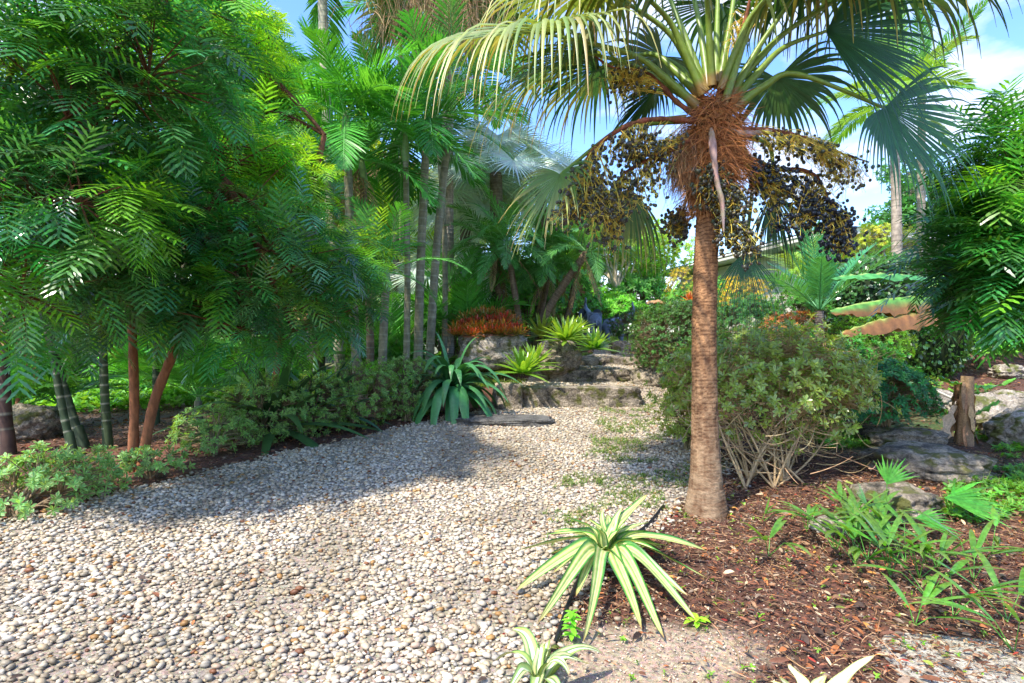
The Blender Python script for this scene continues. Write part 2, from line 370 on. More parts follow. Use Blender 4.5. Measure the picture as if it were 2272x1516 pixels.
def build_path():
    ys = np.arange(.3, 12.7, .06); us = np.linspace(0, 1, 60)
    Y = np.repeat(ys[:, None], 60, 1); X = xl(Y) * (1 - us) + xr(Y) * us; Z = H(X, Y) + .010
    ny, nx = X.shape; a = (np.arange(ny - 1)[:, None] * nx + np.arange(nx - 1)[None]); q = np.stack([a, a + 1, a + nx + 1, a + nx], -1).reshape(-1, 4)
    mb = MB(); mb.add(np.stack([X, Y, Z], -1), q, None, A(.30, .25, .19)); tag(mb.build('gravel_path', M_ground), kind='structure')
    # pebbles
    def pcol(n):
        pal = np.array([(.66, .62, .56), (.74, .72, .69), (.56, .50, .42), (.48, .48, .49), (.62, .53, .40), (.50, .30, .12), (.28, .12, .06), (.40, .36, .30), (.60, .48, .42)])
        w = np.array([.30, .20, .17, .10, .12, .03, .015, .05, .03]); w /= w.sum()
        return np.clip(pal[rng.choice(len(pal), n, p=w)] * rng.uniform(.68, 1.12, (n, 1)), 0, .9) * A(.76, .70, .60)
    def layer(y0, y1, dens, s0, s1, zoff, base, jit, thin=None):
        ar = (y1 - y0) * 7.5; n = int(ar * dens)
        y = U(y0, y1, n); x = U(-5.2, 3.3, n)
        fr = (np.abs(x) < y * .93 + .25) & (x > xl(y) + U(-.10, .05, n)) & (x < xr(y) + U(-.05, .12, n) + (rng.random(n) < .06) * U(0, .5, n))
        x = x[fr]; y = y[fr]; pn = fbm(np.stack([x * 1.7, y * 1.7, 0 * x], 1), 4, 61); kp = rng.random(len(x)) > .45 * sm(pn, .12, .45); x = x[kp]; y = y[kp]; pn = pn[kp]; n = len(x)
        dirt = (1 - .30 * sm(pn, -.15, .4))[:, None] * (A(1, .985, .95) ** (1 + 2 * sm(pn, -.1, .4))[:, None])
        a = np.exp(U(np.log(s0), np.log(s1), n)); sz = np.stack([a, a * U(.55, .85, n), a * U(.35, .6, n)], 1)
        z = H(x, y) + .012 + sz[:, 2] * zoff
        blobs(mb2, np.stack([x, y, z], 1), sz, pcol(n) * dirt, U(-.7, .9, n) + (rng.random(n) < .35) * U(0, 3, n), U(-.35, .35, n), base, jit)
        return n
    mb2 = MB()
    k = layer(1.9, 3.8, 1300, .010, .029, .8, ICO1, .035)
    k += layer(1.9, 3.8, 1300, .008, .016, .35, ICO1, .03)
    k += layer(3.8, 6.4, 1450, .010, .025, .75, ICO1, .03)
    k += layer(3.8, 6.4, 500, .008, .015, .4, ICO1, .03)
    k += layer(6.4, 12.6, 1150, .010, .026, .6, ICO1, 0)
    print('pebbles', k)
    tag(mb2.build('pebbles', M_peb), 'loose white, cream and tan rounded pebbles covering the path', None, kind='stuff')
build_path()

def rock(name, c, size, yaw, mat, seed, sq=2.6, rough=.16, label='', cat='rock', group=None, base=ICO5, flat=None):
    v, f = base; d = v.copy()
    nrm = (np.abs(d) ** sq).sum(1) ** (-1 / sq); d = d * nrm[:, None]
    d = d * (1 + rough * fbm(v * 1.6 + seed, 4, seed)[:, None] + rough * .45 * fbm(v * 6 + seed, 3, seed + 9)[:, None] - rough * .5 * (vnoise(v * 4.2 + seed, seed) > .72)[:, None] * .5)
    if flat is not None: d[:, 2] = np.minimum(d[:, 2], flat + .06 * fbm(v * 3, 3, seed)) 
    V = d * A(*size) * .5; cc, s = math.cos(yaw), math.sin(yaw)
    V = np.stack([V[:, 0] * cc - V[:, 1] * s, V[:, 0] * s + V[:, 1] * cc, V[:, 2]], 1) + A(*c)
    mb = MB(); mb.add(V, None, f, (.3, .3, .3)); o = mb.build(name, mat, loc=c); return tag(o, label, cat, group)

# ------------------------------------------------------------------ plant generators
def pinn(mb, Pb, D, Ln, nl, ll, lw, rb, lb, col, tipc=None, ang=(1.0, .5), lift=.15, n=4, pf='lance', start=.12, wv=0., roll=None, rac=None, rr=.006, k=2, fold=.3, plume=0., lf='sin', ns=3):
    """pinnate leaves, vectorised: Pb (M,3) base, D direction, Ln length, nl leaflet pairs"""
    Pb = np.atleast_2d(Pb).astype(float); M = len(Pb); d = nz(np.broadcast_to(D, (M, 3)).astype(float)); Ln = np.broadcast_to(Ln, (M,)).astype(float)
    rb = np.broadcast_to(rb, (M,)); col = np.broadcast_to(col, (M, 3))
    S0 = np.cross(d, UP); S0 = np.where(np.linalg.norm(S0, axis=1, keepdims=True) < .15, nz(rng.standard_normal((M, 3))), S0); S0 = nz(S0)
    if roll is not None:
        r = np.broadcast_to(roll, (M,))[:, None]; nn = np.cross(S0, d); S0 = nz(S0 * np.cos(r) + nn * np.sin(r))
    p = Pb.copy(); step = Ln / nl; pts = []; LP = []; LD = []; LS = []; LL = []; LC = []; LW = []
    for i in range(nl + 1):
        pts.append(p.copy()); t = i / nl
        if t >= start:
            S = nz(S0 - (S0 * d).sum(1)[:, None] * d); Nn = np.cross(S, d)
            tt = (t - start) / (1 - start)
            lenp = {'sin': math.sin(math.pi * min(max(tt * .8 + .16, 0), 1)) ** .7, 'flat': min(1, .55 + tt * 3) * (1 - .45 * tt ** 3), 'tap': (1 - .6 * tt)}[lf]
            a = ang[0] * (1 - tt) + ang[1] * tt
            for sgn in (-1, 1):
                lz = lift + plume * rng.uniform(-1, 1, (M, 1))
                dd = nz(S * sgn * math.sin(a) + d * math.cos(a) + Nn * lz + .05 * rng.standard_normal((M, 3)))
                LP.append(p + d * (step * (.25 if sgn > 0 else 0))[:, None]); LD.append(dd)
                LS.append(nz(np.cross(dd, Nn + .12 * rng.standard_normal((M, 3)))))
                LL.append(Ln * ll * lenp * rng.uniform(.88, 1.08, M)); LC.append(col * rng.uniform(.85, 1.15, (M, 1))); LW.append(lw * Ln * (.7 + .3 * lenp))
        if i < nl: p = p + d * step[:, None]; d = nz(d - UP * (rb / nl)[:, None] * (0.6 + .8 * t))
    tc_ = None if tipc is None else A(*tipc)
    ribbons(mb, np.concatenate(LP), np.concatenate(LD), np.concatenate(LS), np.concatenate(LL), np.concatenate(LW), n, lb, prof(n, pf), np.concatenate(LC), tc_, fold=fold, k=k, wv=wv)
    pts = np.stack(pts, 1); m = pts.shape[1]
    tubes(mb, pts, np.linspace(rr, rr * .25, m)[None] * np.ones((M, 1)), ns, A(*rac) if rac is not None else col * 1.4)
    return pts
def whorls(mb, T, Ax, nl, ll, lw, el, col, edge=None, n=3, bend=.12, pf='obov', k=3, fold=.25, lv=.25, wave=0.):
    M = len(T); Ax = nz(Ax); R1 = nz(np.cross(Ax, rng.standard_normal((M, 3)))); R2 = np.cross(Ax, R1)
    th = (np.arange(nl) * 2.4)[None] + rng.uniform(0, 6.28, (M, 1)); e = el[0] + (el[1] - el[0]) * (np.arange(nl)[None] / max(nl - 1, 1)) + rng.uniform(-.15, .15, (M, nl))
    D = (R1[:, None] * np.cos(th)[..., None] + R2[:, None] * np.sin(th)[..., None]) * np.cos(e)[..., None] + Ax[:, None] * np.sin(e)[..., None]
    D = D.reshape(-1, 3); Pp = np.repeat(T, nl, 0); S = nz(np.cross(D, np.repeat(Ax, nl, 0) + 1e-4))
    K = M * nl; c = np.repeat(np.broadcast_to(col, (M, 3)), nl, 0) * rng.uniform(1 - lv, 1 + lv, (K, 1))
    e = None if edge is None else np.broadcast_to(A(*edge), (K, 3)) * rng.uniform(.7, 1.2, (K, 1))
    Lw = rng.uniform(.75, 1.15, K) * ll
    ribbons(mb, Pp, D, S, Lw, Lw / ll * lw, n, bend, prof(n, pf), c, fold=fold, edge=e, k=k, wave=wave)
def woods(mb, base, hubs, targets, r0, r1, r2, col, sag=.0, m=7, wob=.06, hb=None):
    base = np.atleast_2d(base); hubs = np.asarray(hubs, float); targets = np.asarray(targets, float)
    nh = len(hubs); b = base[rng.integers(0, len(base), nh)] if hb is None else base[hb]
    mid = (b + hubs) / 2 + rng.standard_normal((nh, 3)) * wob * 2 + A(0, 0, .05); mid[:, :2] = mid[:, :2] * .5 + b[:, :2] * .3 + hubs[:, :2] * .2
    C = bez(b, mid, hubs, m + 3); tubes(mb, C, np.linspace(r0, r1, m + 3), 7, col)
    allp = C[:, 2:].reshape(-1, 3)
    d2 = ((targets[:, None] - allp[None]) ** 2).sum(-1) + (allp[None, :, 2] > targets[:, None, 2]) * .3; k = d2.argmin(1)
    s = allp[k]; mid = (s + targets) / 2 + rng.standard_normal(targets.shape) * wob - A(0, 0, sag)
    C2 = bez(s, mid, targets, m); tubes(mb, C2, np.linspace(r1 * .7, r2, m), 4, col)
    return nz(C2[:, -1] - C2[:, -2])
def shell(c, r, n, lo=.6, zmin=-1., up=0.):
    d = nz(rng.standard_normal((n, 3))); d[:, 2] = np.where(d[:, 2] < zmin, -d[:, 2], d[:, 2])
    rad = rng.uniform(lo ** 3, 1, (n, 1)) ** (1 / 3.); return A(*c) + d * rad * A(*r), d
def inview(T, m=180):
    return T

DG = (.034, .145, .040)
def fern_tree(name, label, base, stems, blobs_, nros, leafL, group=None, colr=DG, cols2=(.10, .27, .02), trunkc=(.17, .07, .035), r0=.05, f2=.2, ribn=5):
    o = thing(name, label, 'tree', base, group)
    mw = MB(); ml = MB(); T = []; Dd = []; hubs = []
    tot = sum(b[1][0] * b[1][1] + b[1][1] * b[1][2] + b[1][0] * b[1][2] for b in blobs_)
    for c, r in blobs_:
        n = int(nros * (r[0] * r[1] + r[1] * r[2] + r[0] * r[2]) / tot); t, d = shell(c, r, n, .45); T.append(t); Dd.append(d); hubs.append(c)
    T = np.concatenate(T); Dd = np.concatenate(Dd)
    T = T[T[:, 2] > H(T[:, 0], T[:, 1]) + .9]; 
    for s in stems:
        c = spline(s, 24); tubes(mw, c, np.linspace(r0, r0 * .55, 24) * (1 + .08 * rng.standard_normal(24)), 10, A(*trunkc) * 1.3)
    tops = np.array([s[-1] for s in stems]); hubs = np.array(hubs); hb = ((hubs[:, None] - tops[None]) ** 2).sum(-1).argmin(1)
    ax = woods(mw, tops, hubs, T, r0 * .5, .013, .004, A(*trunkc) * .8, m=6, hb=hb)
    cen = np.repeat(np.array([A(*b[0]) for b in blobs_]).mean(0)[None], len(T), 0)
    ax = nz(ax * .6 + nz(T - cen) * .4 + A(0, 0, .35))
    M = len(T); nl = 7; th = np.arange(nl)[None] * 2.4 + rng.uniform(0, 6.3, (M, 1)); R1 = nz(np.cross(ax, rng.standard_normal((M, 3)))); R2 = np.cross(ax, R1)
    e = rng.uniform(.0, .75, (M, nl)); D = (R1[:, None] * np.cos(th)[..., None] + R2[:, None] * np.sin(th)[..., None]) * np.cos(e)[..., None] + ax[:, None] * np.sin(e)[..., None]
    K = M * nl; c = jc(colr, M, .45, .3); br = rng.random(M) < f2; c[br] = jc(cols2, br.sum(), .3, .15); c = np.repeat(c, nl, 0) * rng.uniform(.8, 1.2, (K, 1))
    pinn(ml, np.repeat(T, nl, 0), D.reshape(-1, 3), leafL * rng.uniform(.45, 1.2, K), 9, .40, .027, rng.uniform(.3, 1.3, K), .06, c, ang=(1.15, .7), lift=.08, n=ribn, pf='strap', start=.2, wv=.36, roll=rng.uniform(-.4, .4, K), rr=.0022, rac=(.09, .16, .03), lf='flat')
    mw.build('trunk', M_bark, o); ml.build('crown', M_leaf, o)
    return o
def ringtrunk(mb, pts, r0, r1, ring, cb, cr, ns=12, irr=.03):
    Ln = np.linalg.norm(np.diff(np.array(pts), axis=0), axis=1).sum(); m = max(int(Ln / ring * 7), 14)
    c = spline(pts, m); k = np.arange(m) % 7; rad = np.linspace(r0, r1, m) * (1 + .05 * (k == 0) + irr * rng.standard_normal(m) * .5)
    wq = ((k == 0) * rng.uniform(.15, 1, m))[:, None]; cc = (A(*cr) * wq + A(*cb) * (1 - wq)) * (1 + .25 * fbm(np.stack([np.arange(m) * .3, 0 * k, 0 * k], 1), 3, 4))[:, None]
    tubes(mb, c, rad, ns, cc); return c
def feather_palm(name, label, base, top, cat='palm tree', group=None, r=(.09, .07), mid=None, nf=14, fl=1.8, shaft=.6, col=(.04, .17, .03), tipc=None, barkc=(.20, .19, .13), ringc=(.42, .40, .32), shaftc=(.14, .22, .07), el=(-.5, 1.2), ll=.3, lw=.012, nl=40, rb=1.3, lb=.12, plume=.0, ring=.11, dead=0, trunkmat=None, lift=.15, parts=False, k=2):
    o = thing(name, label, cat, base, group); base = A(*base); top = A(*top)
    mt = MB(); m_ = (base + top) / 2 if mid is None else A(*mid)
    ringtrunk(mt, [base - A(0, 0, .1), m_, top], r[0], r[1], ring, barkc, ringc); 
    fl_ = MB(); tubes(mt, bez(base - A(0, 0, .1), base, base + nz(m_ - base)[...] * .25, 6), np.linspace(r[0] * 1.35, r[0] * .98, 6), 12, A(*barkc))
    mt.build('trunk', trunkmat or M_ring, o)
    tdir = nz(top - m_)
    if shaft: 
        ms = MB(); tubes(ms, bez(top, top + tdir * shaft * .5, top + tdir * shaft, 8), np.array([1.05, 1.25, 1.2, 1.05, .9, .75, .6, .4]) * r[1] * 1.15, 10, A(*shaftc)); ms.build('crownshaft', M_thick, o)
    cb = top + tdir * shaft * .85
    mf = MB(); th = np.arange(nf) * 2.4 + U(0, 6.28); e = np.linspace(el[1], el[0], nf) + U(-.12, .12, nf)
    D = np.stack([np.cos(th) * np.cos(e), np.sin(th) * np.cos(e), np.sin(e)], 1)
    D = nz(D + tdir * .2)
    pinn(mf, cb + D * r[1] * .8, D, fl * U(.8, 1.1, nf), nl, ll, lw, rb * U(.7, 1.2, nf), lb, jc(col, nf, .2, .1), tipc, lift=lift, plume=plume, rr=.018 * fl / 1.8, rac=tuple(A(*col) * 1.3 + .04), roll=U(-.5, .5, nf), k=k, start=.14, ns=4)
    mf.build('crown', M_palm, o)
    if dead:
        md = MB(); th = U(0, 6.28, dead); e = U(-1.3, -.7, dead); D = np.stack([np.cos(th) * np.cos(e), np.sin(th) * np.cos(e), np.sin(e)], 1)
        pinn(md, cb + D * r[1] - tdir * .1, D, fl * .75 * U(.7, 1.1, dead), nl // 2, ll * .8, lw, .8, .3, jc((.25, .17, .08), dead), None, lift=0, plume=.3, rr=.012, rac=(.2, .13, .07)); md.build('dead_fronds', M_dry, o)
    return o
def fan(mb, Hs, Ax, Nn, R, ns=44, spread=2.3, tj=.5, b0=.04, b1=.30, col=(.05, .13, .04), tipc=(.22, .20, .07), n=10, jl=.16, tp=.07, fold=.5):
    Ax = nz(A(*Ax)); Nn = A(*Nn); S = nz(np.cross(Nn, Ax)); Nn = np.cross(Ax, S)
    th = np.linspace(-spread, spread, ns); dth = th[1] - th[0]
    D = Ax * np.cos(th)[:, None] + S * np.sin(th)[:, None] + Nn * (.10 + .18 * np.abs(np.sin(th * .5)))[:, None]
    Ln = R * (.72 + .28 * np.cos(th * .5)) * U(1 - jl, 1 + jl, ns)
    t = np.linspace(0, 1, n + 1); pj = math.tan(dth / 2) * 1.12
    pf = np.where(t < tj, t * pj, np.maximum(pj * tj * (1 - np.maximum((t - tj) / (1 - tj), 0) ** .6 * (1 - tp)), .0)) ; pf[0] = .002
    bend = np.where(t[:-1] < tj * .85, b0, b1 * (.6 + .8 * t[:-1]))[:, None] * U(.6, 1.3, (1, ns))
    Sd = nz(-Ax * np.sin(th)[:, None] + S * np.cos(th)[:, None])
    # outer segments droop: sides start with slight sag
    tc = jc(tipc, ns, .4, .2); mm = rng.random(ns) < .4; tc[mm] = jc(col, mm.sum(), .2)
    ribbons(mb, np.repeat(A(*Hs)[None], ns, 0), D, Sd, Ln, Ln, n, bend, pf, jc(col, ns, .12, .08), tc, fold=fold, k=3)
def fan_palm(name, label, base, top, r, nf, pl, R, col, tipc, group=None, barkc=(.16, .13, .10), b1=.1, ns=26, el=(-.4, 1.3), cat='palm tree', M=None, tj=.55, trunkr=None):
    o = thing(name, label, cat, base, group); base = A(*base); top = A(*top)
    mt = MB(); ringtrunk(mt, [base - A(0, 0, .1), (base + top) / 2, top], r, r * .9, .08, barkc, tuple(A(*barkc) * 1.5)); mt.build('trunk', M_bark, o)
    mp_ = MB(); ml = MB(); th = np.arange(nf) * 2.4 + U(0, 6); e = np.linspace(el[1], el[0], nf) + U(-.15, .15, nf)
    for a, ee in zip(th, e):
        D = A(math.cos(a) * math.cos(ee), math.sin(a) * math.cos(ee), math.sin(ee)); L_ = pl * U(.8, 1.15)
        tip = top + D * L_ - A(0, 0, .15 * L_); c = bez(top, top + D * L_ * .55 + A(0, 0, .08 * L_), tip, 6); tubes(mp_, c, np.linspace(.022, .009, 6), 4, A(*col) * 1.2)
        ax = nz(c[0, -1] - c[0, -2] - A(0, 0, .15)); up = nz(np.cross(np.cross(ax, UP), ax)); fan(ml, tip, ax, up, R * U(.85, 1.1), ns, U(1.9, 2.4), tj, .02, b1, col, tipc, 6)
    mp_.build('petioles', M_thick, o); ml.build('crown', M or M_fan, o); return o
def shrub(name, label, base, c, r, nt, nh, leaf, group=None, cat='shrub', lo=.7, zmin=-.35, r0=.014, stemc=(.22, .17, .10), leafm=None, stems=True):
    """leaf: dict(nl, ll, lw, el, col, edge)"""
    o = thing(name, label, cat, base, group); base = A(*base)
    T, d = shell(c, r, nt, lo, zmin); T += fbm(T * 3, 2, 7)[:, None] * .24 * d * max(r); keep = T[:, 2] > H(T[:, 0], T[:, 1]) + .03; T = T[keep]; d = d[keep]
    hd, _ = shell(c, tuple(.55 * x for x in r), nh, .5, -.2)
    b = base + rng.standard_normal((nh, 3)) * A(.05, .05, 0) * max(r)
    mw = MB(); ax = woods(mw, b, hd, T, r0, r0 * .5, r0 * .16, jc(stemc, 1)[0], m=5, wob=.05 * max(r), hb=np.arange(nh))
    mw.build('stems', M_bark, o)
    ml = MB(); M = len(T); whorls(ml, T, nz(ax + .5 * d + A(0, 0, .5)), leaf['nl'], leaf['ll'], leaf['lw'], leaf.get('el', (-.1, .9)), jc(leaf['col'], M, .3, .15), leaf.get('edge'), n=leaf.get('n', 3), k=leaf.get('k', 3), pf=leaf.get('pf', 'obov'), bend=leaf.get('bend', .1))
    ml.build('foliage', leafm or M_leafs, o); return o
def strapplant(name, label, base, nl, L_, W_, el, col, edge=None, tipc=None, bend=.16, n=8, cat='plant', group=None, mat=None, fold=.35, pf='strap', wave=.0, lean=None, lv=.25):
    o = thing(name, label, cat, base, group); mb = MB()
    th = np.arange(nl) * 2.4 + U(0, 6); e = np.linspace(el[0], el[1], nl) + U(-.12, .12, nl)
    D = np.stack([np.cos(th) * np.cos(e), np.sin(th) * np.cos(e), np.sin(e)], 1)
    if lean is not None: D = nz(D + A(*lean))
    S = nz(np.cross(D, UP)); Ls = L_ * U(.75, 1.1, nl) * (1 - .25 * np.linspace(0, 1, nl))
    ribbons(mb, np.repeat(A(*base)[None], nl, 0) + D * .02, D, S, Ls, Ls / L_ * W_, n, np.linspace(bend * .5, bend * 1.6, n)[:, None] * U(.5, 1.4, (1, nl)), prof(n, pf), jc(col, nl, lv, .08), tipc, fold=-fold, edge=None if edge is None else jc(edge, nl, .15), k=3, wave=wave)
    mb.build('leaves', mat or M_thick, o); return o

# ================================================================== HERO FAN PALM
HY = 4.25
pb_ = onG(1567, 1140); HY = pb_[1]
def HP(px, py, dy=0.): return P(px, py, HY + dy)
def hero():
    o = thing('fan_palm', 'fan palm with brown ringed trunk, shaggy orange fibre and hanging clusters of black fruit', 'palm tree', pb_)
    mt = MB(); px2m = HY / F
    ctr = [(1567, 1152), (1567, 1110), (1566, 1050), (1564, 950), (1563, 850), (1562, 750), (1564, 650), (1567, 560), (1573, 480), (1580, 400), (1586, 300), (1590, 220)]
    wid = [50, 42, 34, 29, 27, 26.5, 26, 25.5, 27, 30, 30, 20]
    m = 420; c = spline([HP(*p) for p in ctr], m); u = np.linspace(0, len(wid) - 1, m); rad = np.interp(u, np.arange(len(wid)), wid) * px2m
    ns = 64; th = np.arange(ns) / ns * 2 * np.pi; gx = np.cos(th) * 1.4; gy = np.sin(th) * 1.4
    zz = c[:, 2]; phase = zz * 36 + .35 * fbm(np.stack([zz * 3, 0 * zz, 0 * zz], 1), 3, 2)*6
    q = np.stack([np.repeat(gx[None], m, 0), np.repeat(gy[None], m, 0), np.repeat(zz[:, None], ns, 1)], -1)
    saw = (phase[:, None] + .6 * fbm(q * 1.3, 2, 8)) % 1.0
    n_ = fbm(q * A(1.2, 1.2, 14), 4, 33)
    frac = np.clip((zz - .4) / 1.2, 0.0, 1)[:, None]
    rr = rad[:, None] * (1 + .045 * (saw - .5) * (.3 + .7 * frac) + .05 * n_ + .05 * np.abs(np.sin(th * 3.5 + 1))[None] * (1 - sm(zz, .25, .5))[:, None] * .6)
    fis = vnoise(np.stack([np.repeat((np.arange(ns) * 1.15)[None], m, 0), np.repeat((zz * 9)[:, None], ns, 1), np.zeros((m, ns))], -1), 55); fis2 = vnoise(np.stack([np.repeat((np.arange(ns) * .2)[None], m, 0), np.repeat((zz * 60)[:, None], ns, 1), np.zeros((m, ns))], -1), 56)
    rr = rr * (1 - .015 * (fis < .3))
    cb = A(.36, .19, .09); cd = A(.10, .045, .022); cg = A(.30, .21, .13)
    k = np.clip(.70 + n_ * .8 - 1.0 * (saw < .2) * (.15 + .85 * frac) - .22 * (fis < .3) - .45 * (fis2 - .5), 0, 1)[..., None]
    C = cd * (1 - k) + (cg * (1 - frac[..., None]) + cb * frac[..., None]) * k
    tubes(mt, c[None], rr[None], ns, C[None]); mt.build('trunk', M_hero, o)
    # fibre
    mf = MB(); cc = lambda u_: np.stack([np.interp(u_, np.linspace(0, 1, m), c[:, i]) for i in range(3)], -1)
    def fib(n, u0, u1, rs, Lr, down, wd=.0022, col=(.34, .14, .05), spreadang=None):
        u_ = U(u0, u1, n); p = cc(u_); a = U(0, 6.28, n) if spreadang is None else U(*spreadang, n); rad_ = rs * U(.6, 1.15, n)
        out = np.stack([np.cos(a), np.sin(a), 0 * a], 1); tan = np.stack([-np.sin(a), np.cos(a), 0 * a], 1)
        D = nz(out * U(.0, .7, (n, 1)) + tan * U(-1, 1, (n, 1)) - UP * U(down[0], down[1], (n, 1)))
        ribbons(mf, p + out * rad_[:, None] * .85, D, np.cross(D, out), U(*Lr, n), wd * U(.6, 1.5, n), 6, U(-.05, .35, (6, n)), prof(6, 'lin'), jc(col, n, .5, .15), tuple(A(*col) * 1.5))
    fib(2600, .78, .975, .155, (.10, .30), (-.2, .9)); fib(1400, .82, .94, .21, (.10, .28), (-.1, .8), col=(.38, .15, .05)); fib(900, .86, 1.0, .075, (.08, .22), (-1.2, .3), col=(.30, .11, .04))
    fib(1300, .77, .86, .14, (.10, .24), (.6, 1.6), spreadang=(2.4, 4.2), col=(.36, .17, .07))
    fib(500, .78, .88, .13, (.1, .22), (.3, 1.2), col=(.25, .12, .05)); 
    for w_, L_, y0 in ((.022, .5, .8), (.03, .45, .84), (.026, .4, .88)):      # broad woven sheath strips
        n = 26; u_ = U(.78, .96, n); p = cc(u_); a = U(0, 6.28, n); out = np.stack([np.cos(a), np.sin(a), 0 * a], 1); tan = np.stack([-np.sin(a), np.cos(a), 0 * a], 1)
        D = nz(tan * U(-1, 1, (n, 1)) + UP * U(-.6, .5, (n, 1)) + out * .15); ribbons(mf, p + out * .10, D, nz(np.cross(D, out)), U(.1, .22, n), w_ * U(.3, 1, n), 6, U(-.1, .25, (6, n)), prof(6, 'strap'), jc((.27, .12, .05), n, .5), wave=.4)
    mf.build('crown_fibre', M_fibre, o)
    mop = MB(); n = 1500; s0 = HP(1520, 345); p = s0 + rng.standard_normal((n, 3)) * A(.06, .06, .10); D = nz(rng.standard_normal((n, 3)) * .3 + A(-.12, -.1, -1))
    ribbons(mop, p, D, rng.standard_normal((n, 3)), U(.10, .26, n), .0018, 6, U(-.02, .1, (6, n)), prof(6, 'lin'), jc((.36, .19, .08), n, .5, .15), (.45, .30, .16)); mop.build('hanging_fibre', M_fibre, o)
    # leaves:  petiole via points, hastula, blade axis, normal, radius
    top = HP(1588, 235)
    GR = (.045, .125, .035); GB = (.022, .075, .032); GY = (.12, .19, .05); TY = (.34, .30, .12)
    def leaf(start, via, end, ax, up, Rr, col=GR, tipc=TY, dy=(0, 0, 0), ns=70, spread=2.2, b1=.42, b0=.03, tj=.5, w=.024, pc=(.15, .23, .035), n=11):
        a, b, e = HP(*start, dy[0]), HP(*via, dy[1]), HP(*end, dy[2])
        mp_ = MB(); C = spline([a, a * .5 + b * .5 + (b - (a + e) / 2) * .15, b, e], 22)
        cols = A(*pc)[None] * np.linspace(.85, 1.0, 22)[:, None]; cols[0:3] = A(.22, .15, .05)
        tubes(mp_, C, np.linspace(w * 1.5, w * .45, 22), 8, cols); lf = mp_.build('fan_leaf', M_thick, o)
        mb = MB(); fan(mb, e, ax, up, Rr, ns, spread, tj, b0, b1, col, tipc, n); mb.build('blade', M_fan, lf)
    # big one reaching to the side over the path
    leaf((1545, 235), (1400, 120), (1225, 78), (-1, -.15, -.12), (-.15, -.5, 1), 1.3, GY, TY, (0, -.1, -.25), 72, 2.0, .42, .05, .5)
    leaf((1540, 225), (1390, 140), (1300, 118), (-.9, .35, -.25), (-.2, -.3, 1), 1.2, GR, TY, (.05, .15, .3), 64, 2.0, .40, .07)
    leaf((1560, 210), (1480, 40), (1395, -40), (-.8, -.45, .05), (0, -.3, 1), 1.1, GY, TY, (0, -.1, -.25), 50, 2.2, .45, .06)
    leaf((1565, 200), (1500, 30), (1440, -120), (-.75, .3, .2), (-.3, 0, 1), 1.1, GR, TY, (.05, .2, .4), 46, 2.2, .42, .06)
    leaf((1572, 195), (1545, 20), (1500, -160), (-.4, .6, .6), (-.5, -.2, 1), 1.1, GB, GR, (.05, .25, .5), 44, 2.2, .4, .05)
    leaf((1580, 190), (1570, 20), (1560, -130), (-.1, -.7, .7), (0, -1, .3), 1.0, GR, TY, (0, -.15, -.4), 44, 2.1, .5, .06)
    leaf((1588, 188), (1592, 30), (1596, -150), (.1, .9, .4), (0, 0, 1), 1.1, GR, TY, (.05, .3, .6), 44, 2.2, .36, .04)
    leaf((1596, 190), (1625, 20), (1640, -120), (.3, .6, .5), (.3, -.3, 1), 1.1, GB, GR, (.05, .2, .4), 44, 2.2, .4, .05)
    leaf((1604, 240), (1665, 60), (1740, -90), (.6, -.5, .2), (.2, -.3, 1), 1.1, GR, TY, (-.08, -.15, -.35), 50, 2.2, .45, .05, w=.021)
    leaf((1618, 220), (1700, 80), (1800, -60), (.85, .1, .1), (.1, 0, 1), 1.1, GB, (.1, .12, .06), (0, 0, 0), 48, 2.2, .45, .05)
    leaf((1625, 225), (1740, 105), (1832, 70), (1, .0, -.28), (.1, -1, .4), 1.05, GB, (.03, .07, .04), (.0, .05, .1), 54, 1.25, .26, .025, .55)
    leaf((1630, 240), (1770, 165), (1962, 240), (.58, -.1, -.72), (.35, -1, .3), .88, (.028, .105, .03), (.04, .09, .05), (-.05, -.1, -.1), 56, 1.65, .30, .03, .55)
    leaf((1620, 245), (1700, 190), (1725, 175), (.45, .6, -.55), (.3, .2, 1), .75, (.05, .12, .07), (.05, .1, .06), (.1, .4, .6), 40, 2.2, .28, .05)
    leaf((1545, 250), (1500, 190), (1450, 205), (-.5, .5, -.6), (-.4, 0, .9), .62, GB, (.05, .1, .06), (.1, .3, .45), 36, 2.1, .3, .05)
    leaf((1560, 230), (1510, 150), (1470, 125), (-.6, .7, -.1), (0, .3, 1), .7, (.10, .16, .12), (.1, .13, .1), (.1, .5, .9), 38, 2.0, .3, .04)
    leaf((1520, 265), (1370, 290), (1243, 388), (-.45, -.1, -.85), (-.8, -.5, .4), .66, (.075, .16, .035), TY, (.0, .0, .05), 44, 1.9, .16, .07, .5)
    leaf((1625, 290), (1670, 400), (1654, 560), (.02, .0, -1), (.1, -1, .1), .82, (.022, .095, .03), (.05, .12, .045), (.12, .35, .25), 44, .95, .5, .12, .22)
    leaf((1610, 290), (1710, 330), (1715, 430), (.15, .3, -.95), (.3, -1, .1), .70, GB, (.05, .08, .04), (.2, .6, .8), 40, 1.0, .4, .1)
    leaf((1560, 280), (1480, 330), (1400, 420), (-.2, .35, -.9), (-.3, -1, .2), .75, (.05, .12, .05), TY, (.2, .6, .9), 40, 1.1, .4, .1)
    leaf((1566, 205), (1470, 60), (1330, -30), (-.9, -.1, -.1), (0, -.2, 1), 1.15, GY, TY, (0, .0, -.05), 60, 2.3, .5, .08)
    leaf((1600, 200), (1680, 20), (1830, -110), (.8, -.4, .0), (.1, -.2, 1), 1.15, GR, TY, (-.05, -.2, -.5), 60, 2.3, .5, .08)
